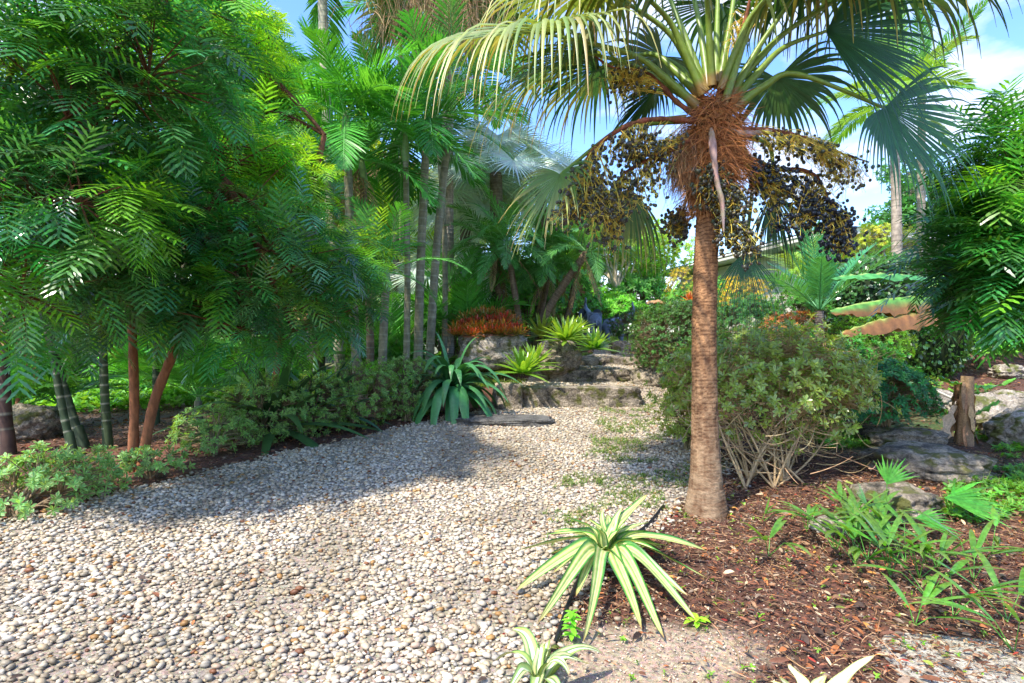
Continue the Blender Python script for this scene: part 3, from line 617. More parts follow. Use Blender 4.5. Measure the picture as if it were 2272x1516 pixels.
    leaf((1612, 210), (1760, 60), (1960, -60), (.9, .1, -.1), (.1, 0, 1), 1.1, GB, (.1, .12, .06), (0, .1, .2), 56, 2.2, .45, .06)
    leaf((1590, 190), (1610, 60), (1600, 10), (.1, .9, .1), (0, -.3, 1), .9, GR, GR, (.1, .5, 1.), 50, 2.3, .4, .06)
    leaf((1555, 215), (1440, 120), (1330, 150), (-.6, .7, -.3), (-.2, 0, 1), .95, GB, TY, (.1, .4, .9), 50, 2.2, .4, .06)
    # fruit
    def infr(pts, n_br, region, nf, fruit=(.050, .052, .030), rs=.0105, stc=(.20, .075, .04), st=.016, ycol=(.55, .44, .07), k=1.0, dys=0.):
        """pts: stalk pixels+dy ; region: list of (px,py,dy,rx,rz) lobes"""
        C = spline([HP(*p) for p in pts], 30); ms = MB(); tubes(ms, C, np.linspace(st * 1.5, st * .35, 30) * (1 + .18 * rng.standard_normal(30)), 8, jc(stc, 30, .4)[:30])
        s = ms.build('fruit_stalk', M_fibre, o)
        ends = []; 
        for (px, py, dy, rx, rz) in region:
            cen = HP(px, py, dy); nn = 2 * n_br // len(region); d = nz(rng.standard_normal((nn, 3))); ends.append(cen + d * (U(.1, 1, (nn, 1)) ** .5) * A(rx, rx * .9, rz))
        ends = np.concatenate(ends); i = ((ends[:, None] - C[None]) ** 2).sum(-1).argmin(1); i = np.clip(i - rng.integers(0, 10, len(i)), 3, 29); a = C[i]
        mid = (a + ends) / 2 + rng.standard_normal(ends.shape) * .035 + A(0, 0, .02); B = bez(a, mid, ends, 8); mb = MB(); tubes(mb, B, np.linspace(.0034, .0016, 8), 4, jc(ycol, len(B), .35))
        nt = len(B) * 6; bi = rng.integers(0, len(B), nt); ti = rng.integers(3, 8, nt); q0 = B[bi, ti]; q1 = q0 + rng.standard_normal((nt, 3)) * .038; q1[:, 2] -= .012
        tubes(mb, bez(q0, (q0 + q1) / 2 + rng.standard_normal((nt, 3)) * .012, q1, 4), np.linspace(.0020, .0012, 4), 3, jc(ycol, nt, .4)); mb.build('branchlets', M_thick, s)
        nf = int(nf * 1.8)
        if nf:
            j = rng.integers(0, nt, nf); fp = q1[j] + rng.standard_normal((nf, 3)) * .008; sz = rs * 1.15 * U(.75, 1.15, (nf, 1)) * A(1, 1, 1.18)
            mf_ = MB(); blobs(mf_, fp, sz, jc(fruit, nf, .5, .25), U(0, 6, nf), U(-.6, .6, nf), ICO2); mf_.build('fruit', M_fruit, s)['kind'] = 'stuff'
    infr([(1560, 270, -.05), (1450, 265, -.15), (1380, 285, -.2), (1310, 340, -.22), (1285, 420, -.2)], 90, [(1310, 420, -.2, .20, .20), (1265, 480, -.2, .13, .10), (1345, 490, -.2, .18, .13), (1400, 350, -.15, .2, .1)], 620)
    infr([(1560, 300, -.05), (1460, 345, -.1), (1400, 375, -.12), (1360, 410, -.1)], 70, [(1420, 430, -.12, .2, .14), (1360, 520, -.1, .08, .12), (1450, 340, -.1, .15, .1)], 300)
    infr([(1550, 260, .0), (1500, 225, .0), (1440, 165, .0), (1360, 150, .0), (1320, 125, .0)], 40, [(1380, 185, 0, .13, .07)], 60)
    infr([(1580, 300, -.12), (1585, 360, -.18), (1590, 420, -.2), (1600, 500, -.2)], 70, [(1580, 420, -.2, .13, .15), (1625, 470, -.22, .14, .14), (1650, 545, -.22, .17, .11)], 720)
    infr([(1600, 290, -.1), (1690, 288, -.15), (1780, 305, -.15), (1850, 335, -.12), (1928, 360, -.1)], 90, [(1830, 350, -.12, .15, .07), (1760, 330, -.15, .2, .08), (1880, 400, -.1, .16, .08)], 130)
    infr([(1610, 320, -.05), (1700, 370, -.05), (1800, 385, -.02), (1840, 450, 0), (1862, 520, 0)], 110, [(1790, 450, 0, .19, .13), (1845, 500, 0, .15, .14), (1870, 545, 0, .11, .09), (1760, 490, 0, .16, .09), (1720, 400, 0, .15, .1)], 900, fruit=(.012, .020, .032))
    infr([(1610, 330, .05), (1690, 400, .05), (1760, 440, .05), (1800, 500, .05)], 60, [(1720, 420, .05, .16, .12)], 120)
    infr([(1560, 330, .15), (1530, 420, .2), (1510, 490, .25)], 40, [(1500, 510, .25, .10, .08)], 200)
    infr([(1590, 230, -.03), (1625, 130, -.05), (1655, 40, -.05), (1670, -40, -.05)], 8, [(1640, 60, -.05, .12, .1)], 0, st=.02)
    # dried spathe hanging in front
    ms = MB(); C = spline([HP(1578, 285, -.22), HP(1583, 340, -.28), HP(1590, 400, -.31), (HP(1602, 450, -.32)), HP(1606, 515, -.32)], 20); wv_ = np.interp(np.linspace(0, 1, 20), [0, .1, .4, .8, 1], [.012, .030, .024, .02, .004]) * U(.85, 1.1, 20)
    tubes(ms, C, wv_ * .9, 8, jc((.36, .26, .20), 20, .25)); ms.build('dried_spathe', M_bark, o)
    ms = MB(); C = spline([HP(1600, 285, -.1), HP(1650, 298, -.14), HP(1720, 292, -.15), HP(1790, 318, -.15)], 22); tubes(ms, C, np.interp(np.linspace(0, 1, 22), [0, .2, .6, 1], [.02, .034, .022, .008]) * U(.75, 1.2, 22), 8, jc((.33, .24, .18), 22, .3)); ms.build('dried_spathe', M_bark, o)
    # old leaf bases
    mb = MB()
    for k_ in range(10):
        a = U(0, 6.28); z_ = U(.72, .9); p = cc(np.array([z_]))[0]; out = A(math.cos(a), math.sin(a), 0)
        tubes(mb, bez(p, p + out * .1 + A(0, 0, .03), p + out * .17 + A(0, 0, .14), 6), np.array([.03, .028, .024, .02, .016, .006]), 7, jc((.20, .11, .05), 1)[0])
    mb.build('leaf_bases', M_bark, o)
hero()

# ================================================================== rocks and steps
def stone_at(name, pxs, py_top, py_bot, Y, depth, mat, seed, label, cat='rock', group=None, yaw=0., sq=4., rough=.13, flat=None, base=ICO5):
    a = P(pxs[0], py_top, Y); b = P(pxs[1], py_bot, Y); c = (a + b) / 2; c[1] += depth / 2; h = a[2] - b[2]; emb = .10
    c[2] = a[2] - (h + emb) / 2
    return rock(name, c, (b[0] - a[0] + .02, depth, h + emb), yaw, mat, seed, sq, rough, label, cat, group, base, flat)
G_ST = 'rough stone steps up the gravel path'
stone_at('stone_step', (1160, 1424), 855, 903, 8.95, .42, M_stone, 2, 'lowest and widest rough stone step, across the pebbles', 'step', G_ST, sq=7, rough=.11, flat=.82)
stone_at('stone_step', (1222, 1406), 817, 850, 10.1, .42, M_stone, 5, 'second stone step from the bottom, lumpy with a pale centre', 'step', G_ST, sq=6, rough=.14, flat=.82)
stone_at('stone_step', (1330, 1456), 790, 811, 11.3, .42, M_stone, 8, 'thin third stone step just below the top one', 'step', G_ST, sq=6, flat=.8)
stone_at('stone_step', (1358, 1462), 753, 787, 12.3, .5, M_stone, 12, 'topmost blocky stone step at the edge of the lawn', 'step', G_ST, sq=8, rough=.09, flat=.85)
s_ = onG(1120, 940); rock('stone_slab', s_ + A(0, .05, .035), (1.30, .62, .15), -.06, M_slab, 4, 5, .12, 'flat dark grey stone slab lying on the pebbles', 'stone slab', None, ICO5, .6)
stone_at('boulder', (1014, 1168), 733, 812, 10.0, 1.1, M_stonel, 21, 'big pale boulder topped with red bromeliads', 'boulder', sq=3.6, rough=.16)
stone_at('boulder', (1190, 1292), 752, 822, 9.9, .9, M_stone, 25, 'brown boulder beside the steps under the green bromeliad', 'boulder', sq=2.6, rough=.2)
stone_at('boulder', (1094, 1158), 852, 912, 8.75, .4, M_stone, 28, 'upright stone block against the end of the lowest step', 'boulder', sq=5, rough=.14)
stone_at('boulder', (1408, 1545), 812, 872, 9.6, .8, M_stone, 31, 'low boulder by the path under the dark green bush', 'boulder', sq=2.8, rough=.16)
stone_at('boulder', (1290, 1345), 790, 812, 11.0, .5, M_stone, 34, 'small stone beside the third step under bromeliad leaves', 'boulder', sq=3)
def rock_g(px, py, w, d, h, seed, label, mat=M_stonel, sq=2.4, yaw=0., sink=.22, rough=.3):
    g = onG(px, py); return rock('rock', g + A(0, 0, h * (.5 - sink)), (w, d, h), yaw, mat, seed, sq, rough, label, 'rock', 'rocks on the planted bank')
rock_g(2055, 905, .8, .6, .38, 41, 'pale rounded rock between the shrub and the banana stump')
rock_g(2195, 950, .9, .6, .55, 43, 'pale blocky rock behind the banana stump')
rock_g(2300, 985, 1.0, .8, .5, 45, 'pale rock under the lower end of the grey pole')
rock_g(2010, 985, .8, .5, .22, 47, 'low flat rock in weeds beside the bare stemmed shrub', M_stone)
rock_g(2060, 1050, .95, .8, .30, 49, 'wide grey rock with weeds in front of the banana stump', M_stone)
rock_g(1985, 1140, .6, .5, .28, 51, 'dark grey rock under the fan leaved palm seedling', M_stone)
rock_g(2235, 838, .6, .5, .30, 53, 'brown rounded rock on the mulch behind the pole')
rock_g(2235, 900, .5, .4, .3, 55, 'small pale rock next to the grey pole')
rock('rock', onG(2190, 1500) + A(.12, .0, -.02), (.95, .52, .14), -.35, stonemat('bleached_limestone', (.78, .72, .60), (.35, .3, .22)), 57, 3.4, .2, 'bleached flat limestone slab at the edge of the leaf litter', 'rock', 'rocks on the planted bank', ICO5, .45)
rock_g(1845, 1180, .28, .2, .12, 59, 'small pale stone among the palm seedlings', M_stonel)
rock_g(60, 970, .9, .7, .5, 61, 'brown rock half hidden behind the fern leaved tree', M_stone)

# ================================================================== variegated furcraea
def straps(o, name, curves, Wd, cols, mat, thick=None, kk=7):
    """each curve a polyline; stripes across given by cols (kk,3)"""
    mb = MB(); m = 16
    for pts in curves:
        C = spline(pts, m); t = np.linspace(0, 1, m); C = C + (np.sin(t * 7 + U(0, 6)) * t * .012)[:, None] * A(1, 0, .6); T = np.gradient(C, axis=0); T = nz(T); S = nz(np.cross(T, UP)); Nn = np.cross(S, T); L_ = np.linalg.norm(np.diff(C, axis=0), axis=1).sum()
        w_ = Wd * min(1.15, .55 + L_ / 1.1) * np.minimum(1, .35 + t * 2.4) * (1 - t ** 2.2) ** .8; x = np.linspace(-1, 1, kk)
        tw = U(-.5, .5) + U(-.4, .4) * t; ph = U(0, 6)
        S2 = S * np.cos(tw)[:, None] + Nn * np.sin(tw)[:, None]; N2 = np.cross(S2, T)
        V = C[:, None] + S2[:, None] * (x[None, :, None] * w_[:, None, None]) + N2[:, None] * (w_[:, None] * (.38 * x[None] ** 2 + .14 * x[None] * np.sin(t * 13 + ph)[:, None]))[..., None]
        cs = np.repeat(np.asarray(cols)[None], m, 0) * (1 + .12 * rng.standard_normal((1, kk, 1))); tb_ = (np.clip(t - .9, 0, 1) / .1)[:, None, None]; cs = cs * (1 - tb_) + A(.25, .14, .05) * tb_; q = []
        b = np.arange(m - 1)[:, None] * kk + np.arange(kk - 1)[None]; q = np.stack([b, b + 1, b + 1 + kk, b + kk], -1).reshape(-1, 4)
        lf = MB(); lf.add(V, q, None, np.clip(cs, 0, 1)); lf.build(name, mat, o)
CR = (.46, .43, .20); YG = (.26, .33, .08); GG = (.03, .12, .025)
GGc = [GG, (.06, .2, .03), CR, YG, (.40, .42, .18), (.10, .22, .06), YG, CR, YG, (.05, .18, .03), GG]
def furc():
    c0 = onG(1343, 1262); cen = c0 + A(0, 0, .06)
    o = thing('striped_agave', 'large rosette of long cream and green striped strap leaves beside the palm trunk', 'agave', c0, 'striped agaves along the path edge')
    tips = [((1244, 1139), .14, 3.6), ((1337, 1130), 0, 3.45), ((1383, 1124), 0, 3.45), ((1438, 1096), 0, 3.55), ((1395, 1161), 0, 3.3), ((1466, 1193), 0, 3.55), ((1555, 1211), 0, 3.55), ((1572, 1222), 0, 3.4),
            ((1573, 1281), 0, 3.15), ((1552, 1376), .03, None), ((1480, 1414), .03, None), ((1295, 1427), .03, None), ((1191, 1385), .04, None), ((1272, 1327), .05, None), ((1146, 1310), .04, None),
            ((1140, 1225), 0, 3.35), ((1201, 1185), 0, 3.55), ((1223, 1182), 0, 3.75), ((1310, 1150), 0, 3.7), ((1365, 1165), 0, 3.6), ((1500, 1240), 0, 3.75), ((1350, 1140), 0, 3.65), ((1420, 1400), .03, None), ((1230, 1270), .05, None), ((1530, 1320), .04, None), ((1290, 1200), 0, 3.6), ((1440, 1160), 0, 3.45), ((1180, 1250), 0, 3.6), ((1320, 1165), 0, 3.25), ((1480, 1215), 0, 3.3)]
    cv = []
    for (px, py), h, Y in tips:
        if Y is None: e = onG(px, py); e = P(px, py, e[1] * (1 - h / 1.3))
        else: e = P(px, py, Y)
        hgt = np.linalg.norm((e - cen)[:2]); mid = cen * .45 + e * .55 + A(0, 0, .03 + .09 * hgt); st = cen + nz(A(*(e - cen)[:2], 0)) * .02; m1 = cen * .78 + e * .22 + A(0, 0, .05 + .1 * hgt)
        cv.append([st, m1, mid, e])
    straps(o, 'leaf', cv, .041, GGc, M_thick, kk=11)
    c1 = onG(1195, 1560); cen = c1 + A(0, 0, .05)
    o = thing('striped_agave', 'smaller cream striped rosette at the bottom edge by the black hose', 'agave', c1, 'striped agaves along the path edge')
    cv = []
    for (px, py, Y) in [(1142, 1392, 2.45), (1100, 1466, 2.3), (1222, 1432, 2.4), (1240, 1445, 2.6), (1340, 1454, 2.35), (1305, 1478, 2.25), (1200, 1450, 2.3), (1260, 1500, 2.1), (1120, 1540, 2.0), (1180, 1600, 1.9), (1250, 1600, 1.9), (1175, 1440, 2.5)]:
        e = P(px, py, Y); cv.append([cen, cen * .75 + e * .25 + A(0, 0, .07), cen * .42 + e * .58 + A(0, 0, .08), e])
    straps(o, 'leaf', cv, .036, [GG, CR, GG, (.7, .7, .5), (.2, .35, .12), YG, GG], M_thick)
    c2 = onG(1800, 1650); cen = c2 + A(0, 0, .05)
    o = thing('striped_agave', 'pale striped rosette with only its leaf tips rising over the leaf litter', 'agave', c2, 'striped agaves along the path edge')
    cv = []
    for (px, py, Y) in [(1755, 1470, 2.15), (1948, 1450, 2.15), (1700, 1515, 2.1), (1830, 1500, 2.3), (1725, 1500, 1.95), (1900, 1560, 2.0), (1720, 1620, 1.8), (1880, 1650, 1.7)]:
        e = P(px, py, Y); cv.append([cen, cen * .7 + e * .3 + A(0, 0, .04), cen * .4 + e * .6 + A(0, 0, .04), e])
    straps(o, 'leaf', cv, .036, [YG, (.6, .6, .35), (.65, .62, .4), CR, (.6, .6, .4), CR, YG], M_thick)
furc()
# black irrigation hose
hz = [onG(1232, 1440), onG(1245, 1400), onG(1262, 1350), onG(1288, 1290), onG(1330, 1240), onG(1400, 1200), onG(1440, 1170), onG(1472, 1130)]
mb = MB(); C = spline([h + A(0, 0, .028) for h in hz], 60); tubes(mb, C, .011, 8, A(.008, .008, .009)); tag(mb.build('garden_hose', M_plast, loc=tuple(hz[0])), 'thin black irrigation hose along the edge of the pebbles', 'hose')
# leaning pole
pa, pb2 = P(2022, 842, 8.6), P(2300, 970, 6.6)
o = thing('pole', 'long pale grey pole lying aslant over the rocks behind the banana stump', 'pole', pb2)
mb = MB(); tubes(mb, np.linspace(pa, pb2, 12), .017, 10, A(.42, .40, .36)); mb.build('tube', M_plast, o); mb = MB(); tubes(mb, np.linspace(pa, pa + (pb2 - pa) * .015, 3), .021, 10, A(.3, .29, .27)); mb.build('end_cap', M_plast, o)

# ================================================================== litter, weeds, grass
def scatter_region(n, x0, x1, y0, y1, f):
    y = U(y0, y1, n); x = U(x0, x1, n); k = (np.abs(x) < y * .95 + .3) & f(x, y); return x[k], y[k]
def litter():
    mb = MB()
    pal = np.array([(.16, .065, .035), (.10, .045, .028), (.24, .14, .08), (.38, .28, .18), (.30, .11, .04), (.45, .2, .05), (.25, .03, .02), (.15, .11, .08), (.05, .033, .026), (.18, .22, .04)])
    wt = np.array([.22, .24, .12, .07, .05, .012, .008, .16, .14, .015]); wt /= wt.sum()
    def put(x, y, l0, l1, ar=.33):
        n = len(x); z = H(x, y) + U(.004, .03, n); a = U(0, 6.28, n); D = np.stack([np.cos(a), np.sin(a), U(-.2, .35, n)], 1); S = np.cross(D, UP + .5 * rng.standard_normal((n, 3)))
        L_ = np.exp(U(math.log(l0), math.log(l1), n)); ribbons(mb, np.stack([x, y, z], 1), D, S, L_, L_ * ar * U(.4, 1.2, n) * .5, 4, U(-.05, .28, (4, n)), prof(4, 'oval'), pal[rng.choice(len(pal), n, p=wt)] * U(.6, 1.3, (n, 1)), fold=.35, k=3)
    inr = lambda x, y: (x > xr(y) - .02) & (rng.random(len(x)) > .88 * sandmask(x, y))
    x, y = scatter_region(78000, -.2, 5.5, 1.8, 6.0, inr); put(x, y, .010, .042)
    x, y = scatter_region(2600, -.2, 5.5, 1.8, 5.0, inr); put(x, y, .04, .085, .4)
    x, y = scatter_region(14000, 1.2, 9, 6.0, 12, lambda x, y: x > xr(y)); put(x, y, .02, .07)
    inl = lambda x, y: (x < xl(y) + .04)
    x, y = scatter_region(26000, -8, 0, 3.6, 9, inl); put(x, y, .015, .07)
    x, y = scatter_region(800, -4, 2, 2.0, 9, lambda x, y: (x > xl(y)) & (x < xr(y))); n = len(x)
    mbz = len(mb.v); put(x, y, .018, .05, .5); mb.v[mbz][:, 2] += .03
    tag(mb.build('leaf_litter', M_dry), 'brown, rust and tan fallen leaves and bark chips over the beds', None, kind='stuff')
    # straws and twigs
    mb = MB(); x, y = scatter_region(3000, -.2, 5.5, 1.8, 6, inr); n = len(x); a = U(0, 6.28, n); D = np.stack([np.cos(a), np.sin(a), U(-.05, .2, n)], 1); p = np.stack([x, y, H(x, y) + .015], 1); e = p + D * U(.04, .25, (n, 1)); e[:, 2] = H(e[:, 0], e[:, 1]) + U(.01, .04, n)
    tubes(mb, bez(p, (p + e) / 2 + rng.standard_normal((n, 3)) * .02 * A(1, 1, .4), e, 5), np.array([.0014, .002, .002, .0016, .001]), 3, jc((.30, .17, .09), n, .5)); tag(mb.build('twigs', M_dry), 'thin dry twigs and straws scattered over the mulch', None, kind='stuff')
    # grit on the sand
    mb = MB(); x, y = scatter_region(14000, -.2, 3.0, 1.9, 4.6, lambda x, y: (x > xr(y) - .05) & (rng.random(len(x)) < .25 + .9 * sandmask(x, y))); n = len(x); a = np.exp(U(math.log(.002), math.log(.007), n)); blobs(mb, np.stack([x, y, H(x, y) + a * .3], 1), np.stack([a, a * .8, a * .6], 1), jc((.48, .38, .27), n, .4, .1), U(0, 6, n), None, ico(1) if False else ICO1)
    tag(mb.build('grit', M_peb), 'coarse sandy grit around the striped agaves', None, kind='stuff')
litter()
def weeds():
    mb = MB()
    def tuft(x, y, L_, W_, col, nb=6, el=(.5, 1.3), bend=.2, z0=0.):
        n = len(x) * nb; xx = np.repeat(x, nb) + U(-.02, .02, n); yy = np.repeat(y, nb) + U(-.02, .02, n); a = U(0, 6.28, n); e = U(*el, n); D = np.stack([np.cos(a) * np.cos(e), np.sin(a) * np.cos(e), np.sin(e)], 1)
        L2 = L_ * U(.4, 1.2, n); ribbons(mb, np.stack([xx, yy, H(xx, yy) + z0], 1), D, np.cross(D, UP), L2, W_ * U(.6, 1.2, n), 4, bend * U(.3, 1.6, n), prof(4, 'lin'), jc(col, n, .35, .2), (.25, .3, .06))
    # low weeds, broad leaved sprigs
    def sprig(x, y, h, ll, col, nl=6):
        T = np.stack([x, y, H(x, y) + h * U(.3, 1.1, len(x))], 1); whorls(mb, T, UP + .3 * rng.standard_normal((len(x), 3)), nl, ll, ll * .28, (-.2, .6), jc(col, len(x), .35, .15), n=3, k=2, pf='oval')
        b = T.copy(); b[:, 2] = H(x, y); tubes(mb, np.stack([b, (b + T) / 2, T], 1), .0016, 3, A(*col) * .8)
    bank = lambda x, y: fbm(np.stack([x * 1.1, y * 1.1, 0 * x], 1), 3, 40) > -.12
    x, y = scatter_region(9000, 2.7, 7.5, 4.0, 8.2, lambda x, y: bank(x, y) & (x > 2.9 + (y - 4.2) * .25)); sprig(x, y, .06, .045, (.09, .24, .03)); tuft(x[::3], y[::3], .14, .003, (.09, .2, .03), 5)
    x, y = scatter_region(600, 3.5, 8, 8, 11, bank); sprig(x, y, .06, .06, (.12, .25, .03))
    # green moss and sprouts between pebbles
    x, y = scatter_region(7000, .2, 2.6, 3.6, 9.2, lambda x, y: (x < xr(y)) & (x > xr(y) - 1.35) & (fbm(np.stack([x * 2.2, y * 2.2, 0 * x], 1), 3, 44) > .02)); tuft(x, y, .05, .0035, (.045, .11, .015), 6, (.1, 1.2), .2, .022)
    # lawn at the top
    x, y = scatter_region(9000, .8, 4.2, 12.7, 18, lambda x, y: x > -9); tuft(x, y, .09, .004, (.13, .24, .03), 4)
    x, y = scatter_region(9000, -1.6, 2, 9.4, 14, lambda x, y: (x < xl(y))); tuft(x, y, .10, .004, (.08, .18, .03), 4)
    # ground cover further off on the low side
    x, y = scatter_region(16000, -14, -1.5, 8.5, 18, lambda x, y: fbm(np.stack([x * .6, y * .6, 0 * x], 1), 3, 48) > -.05); sprig(x, y, .14, .10, (.10, .26, .03), 6)
    x, y = scatter_region(500, .4, 4, 2, 5, lambda x, y: x > xr(y)); sprig(x, y, .015, .02, (.14, .30, .03), 4)
    tag(mb.build('weeds', M_leafs), 'low green weeds, grass tufts and moss on the beds and between pebbles', None, kind='stuff')
weeds()

# ================================================================== shrubs by the path
VAR = dict(nl=9, ll=.055, lw=.011, col=(.05, .17, .035), edge=(.24, .37, .12), n=3, k=3)
G_V = 'variegated shrubs along the bed'
def vshrub(px, py, dx, dy, hz_, r, nt, nh, label, leaf=VAR, **kw):
    g = onG(px, py); return shrub('variegated_shrub', label, g, g + A(dx, dy, hz_), r, nt, nh, leaf, G_V, **kw)
vshrub(30, 1150, .05, .3, .17, (.52, .5, .27), 260, 14, 'low variegated shrub at the corner where the bed meets the pebbles', dict(VAR, col=(.07, .22, .07)))
vshrub(330, 1062, .0, .0, .14, (.36, .25, .16), 60, 8, 'small sprawling variegated shrub at the feet of the twin orange stems', dict(VAR, col=(.08, .22, .06)))
vshrub(470, 1010, .0, .15, .22, (.5, .35, .28), 200, 10, 'low variegated shrub next to the twin orange stems on the path side', dict(VAR, col=(.06, .20, .05)), zmin=-.95)
vshrub(570, 985, .0, .2, .36, (.62, .42, .44), 420, 14, 'leggy variegated shrub with bare curving stems over the dark strap plant', zmin=-.9)
vshrub(680, 968, .0, .2, .36, (.5, .4, .42), 380, 10, 'variegated shrub in the middle of the bed with pale stems', dict(VAR, ll=.05), zmin=-.9)
vshrub(780, 952, .0, .2, .42, (.55, .42, .48), 520, 10, 'dense variegated shrub behind the middle of the bed edge', dict(VAR, ll=.05), zmin=-.95)
vshrub(900, 935, -.1, .2, .42, (.55, .42, .5), 620, 10, 'dense small leaved variegated shrub next to the blue green strap plant', dict(VAR, ll=.045, lw=.009), zmin=-.95)
vshrub(175, 1112, .0, .1, .10, (.34, .25, .10), 36, 6, 'trailing variegated shrub creeping along the bed edge', dict(VAR, col=(.07, .21, .07)))
# the bare-stemmed shrub beside the palm and its neighbours
G_B = 'bushes on the bank'
PIT = dict(nl=9, ll=.062, lw=.014, col=(.16, .26, .04), edge=(.26, .30, .08), n=3, k=3, el=(-.1, .8))
g = onG(1720, 1085)
def heroshrub():
    o = thing('bare_stemmed_shrub', 'large shrub with bare tan stems below and olive leaves on top, beside the palm trunk', 'shrub', g, G_B)
    c = g + A(.25, .75, .78); T, d = shell(c, (1.04, .85, .64), 950, .5, -.25); T = T + d * (.16 * fbm(T * 2.6, 2, 19)[:, None] + .10 * (rng.random((len(T), 1)) < .12))
    k = (T[:, 2] > g[2] + .32 + .45 * fbm(T * 2, 2, 3)); T = T[k]; d = d[k]
    T2, d2 = shell(c, (1.0, .8, .62), 300, .8, -.9); T = np.concatenate([T, T2]); d = np.concatenate([d, d2]); k = T[:, 2] > H(T[:, 0], T[:, 1]) + .1; T = T[k]; d = d[k]
    nh = 30; hubs = c + nz(rng.standard_normal((nh, 3)) * A(1.1, .8, .7) + A(0, -.2, .0)) * A(.78, .55, .45); hubs[:, 2] = np.maximum(hubs[:, 2], g[2] + .3)
    b = np.array([g + A(-.25, 0, 0), g + A(0, .02, 0), g + A(.12, .1, 0), g + A(.3, .05, 0), g + A(-.1, .3, 0)]); mw = MB()
    ax = woods(mw, b, hubs, T, .0105, .0055, .0022, A(.42, .29, .15), m=8, wob=.12)
    # crossing bare twigs
    n = 240; s = hubs[rng.integers(0, nh, n)] * .5 + g * .5 + rng.standard_normal((n, 3)) * A(.2, .2, .12) ; e = s + rng.standard_normal((n, 3)) * A(.28, .2, .14) + A(0, 0, .12); ok = (s[:, 2] > g[2] + .03) & (e[:, 2] > g[2] + .03); s = s[ok]; e = e[ok]
    tubes(mw, bez(s, (s + e) / 2 + rng.standard_normal(s.shape) * .05 - A(0, 0, .04), e, 7), np.linspace(.0045, .0016, 7), 4, jc((.40, .28, .15), len(s), .3)); mw.build('stems', M_bark, o)
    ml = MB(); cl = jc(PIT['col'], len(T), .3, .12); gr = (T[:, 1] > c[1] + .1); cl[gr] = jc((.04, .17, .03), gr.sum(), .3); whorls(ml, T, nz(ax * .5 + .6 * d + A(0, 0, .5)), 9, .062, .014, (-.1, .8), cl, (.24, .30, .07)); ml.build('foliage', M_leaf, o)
heroshrub()
GB1 = dict(nl=9, ll=.06, lw=.014, col=(.05, .20, .03), n=2, k=2, el=(-.1, .8)); DB1 = dict(nl=8, ll=.05, lw=.012, col=(.045, .11, .022), n=2, k=2)
def bush(pxc, py_top, py_bot, wpx, Y, depth, label, leaf, nt, group=G_B, zmin=-.6, lo=.75, name='bush', nh=12, cat='bush', lm=None, stemc=(.22, .17, .1)):
    c = P(pxc, (py_top + py_bot) / 2, Y); r = (wpx / 2 / F * Y, depth / 2, (py_bot - py_top) / 2 / F * Y); b = A(c[0], c[1], float(H(c[0], c[1])))
    return shrub(name, label, b, c, r, nt, nh, leaf, group, cat, lo, zmin, .012, stemc, lm)
bush(1800, 748, 960, 430, 7.4, 1.6, 'wide green leafed bush behind the bare stemmed shrub', GB1, 1700)
bush(1960, 800, 960, 240, 6.6, 1.0, 'blue green bush filling the corner by the pale rock', dict(GB1, col=(.03, .15, .05)), 560)
bush(1525, 820, 1010, 110, 6.2, .8, 'narrow yellow green bush with its leaves reaching the pebbles, half behind the palm trunk', dict(PIT, ll=.045, lw=.011), 420)
bush(1500, 665, 860, 210, 9.9, 1.8, 'dark olive bush clipped round beside the top step', DB1, 1900, lo=.8)
bush(1400, 683, 760, 100, 13.2, 1.2, 'small dark rounded bush beyond the top step', DB1, 420)
bush(1660, 650, 860, 190, 10.5, 1.5, 'tall mid green bush behind the palm trunk', dict(GB1, col=(.05, .16, .03)), 1000)
bush(1780, 640, 800, 170, 10.8, 1.4, 'green bush with reddish new leaves under the young palm', dict(GB1, col=(.06, .19, .03)), 700)
bush(1755, 690, 780, 150, 9.8, .8, 'bush with orange and rust leaves among the green ones', dict(GB1, col=(.28, .12, .04)), 260)
bush(1920, 700, 830, 200, 9.6, 1.2, 'bright lime green bush below the banana leaves', dict(GB1, col=(.14, .30, .03)), 600)
bush(1650, 610, 710, 110, 14, 1.5, 'yellow flowering bush in front of the white house', dict(GB1, col=(.45, .36, .03)), 300)
bush(1508, 590, 690, 60, 16, 1.2, 'yellow orange bush beside the white eave', dict(GB1, col=(.30, .28, .04)), 160)
bush(1960, 500, 570, 160, 13, 1.5, 'light yellow green bush on top of the ivy mound', dict(GB1, col=(.3, .36, .04)), 300)

# ivy mound
def ivy():
    c = P(1965, 690, 10.8); c[2] = H(c[0], c[1]); o = thing('ivy_mound', 'tall rounded wall of small dark ivy leaves behind the banana leaves', 'hedge', c)
    v, f = ICO4; d = (v * ((np.abs(v) ** 3.5).sum(1) ** (-1 / 3.5))[:, None]); d = d * (1 + .08 * fbm(v * 2.5, 3, 77)[:, None]); R3 = A(1.25, .9, 1.15); V = d * R3 + c + A(0, 0, 1.0)
    mc = MB(); mc.add(V - nz(V - c - A(0, 0, 1)) * .06, None, f, (.015, .028, .01)); mc.build('dark_core', M_bark, o)  # near-black green solid filling the mound behind the leaves
    n = 9000; k = rng.integers(0, len(f), n); w3 = rng.dirichlet((1, 1, 1), n); p = (V[f[k]] * w3[..., None]).sum(1); nr = nz(p - c - A(0, 0, 1)); ml = MB()
    D = nz(rng.standard_normal((n, 3)) * .7 - UP * .6 + nr * .5); ribbons(ml, p + nr * U(-.04, .05, (n, 1)), D, np.cross(D, nr), U(.05, .09, n), U(.022, .036, n), 2, .1, np.array([.4, 1, .05]), jc((.04, .11, .025), n, .45, .2)); ml.build('foliage', M_leaf, o)
ivy()

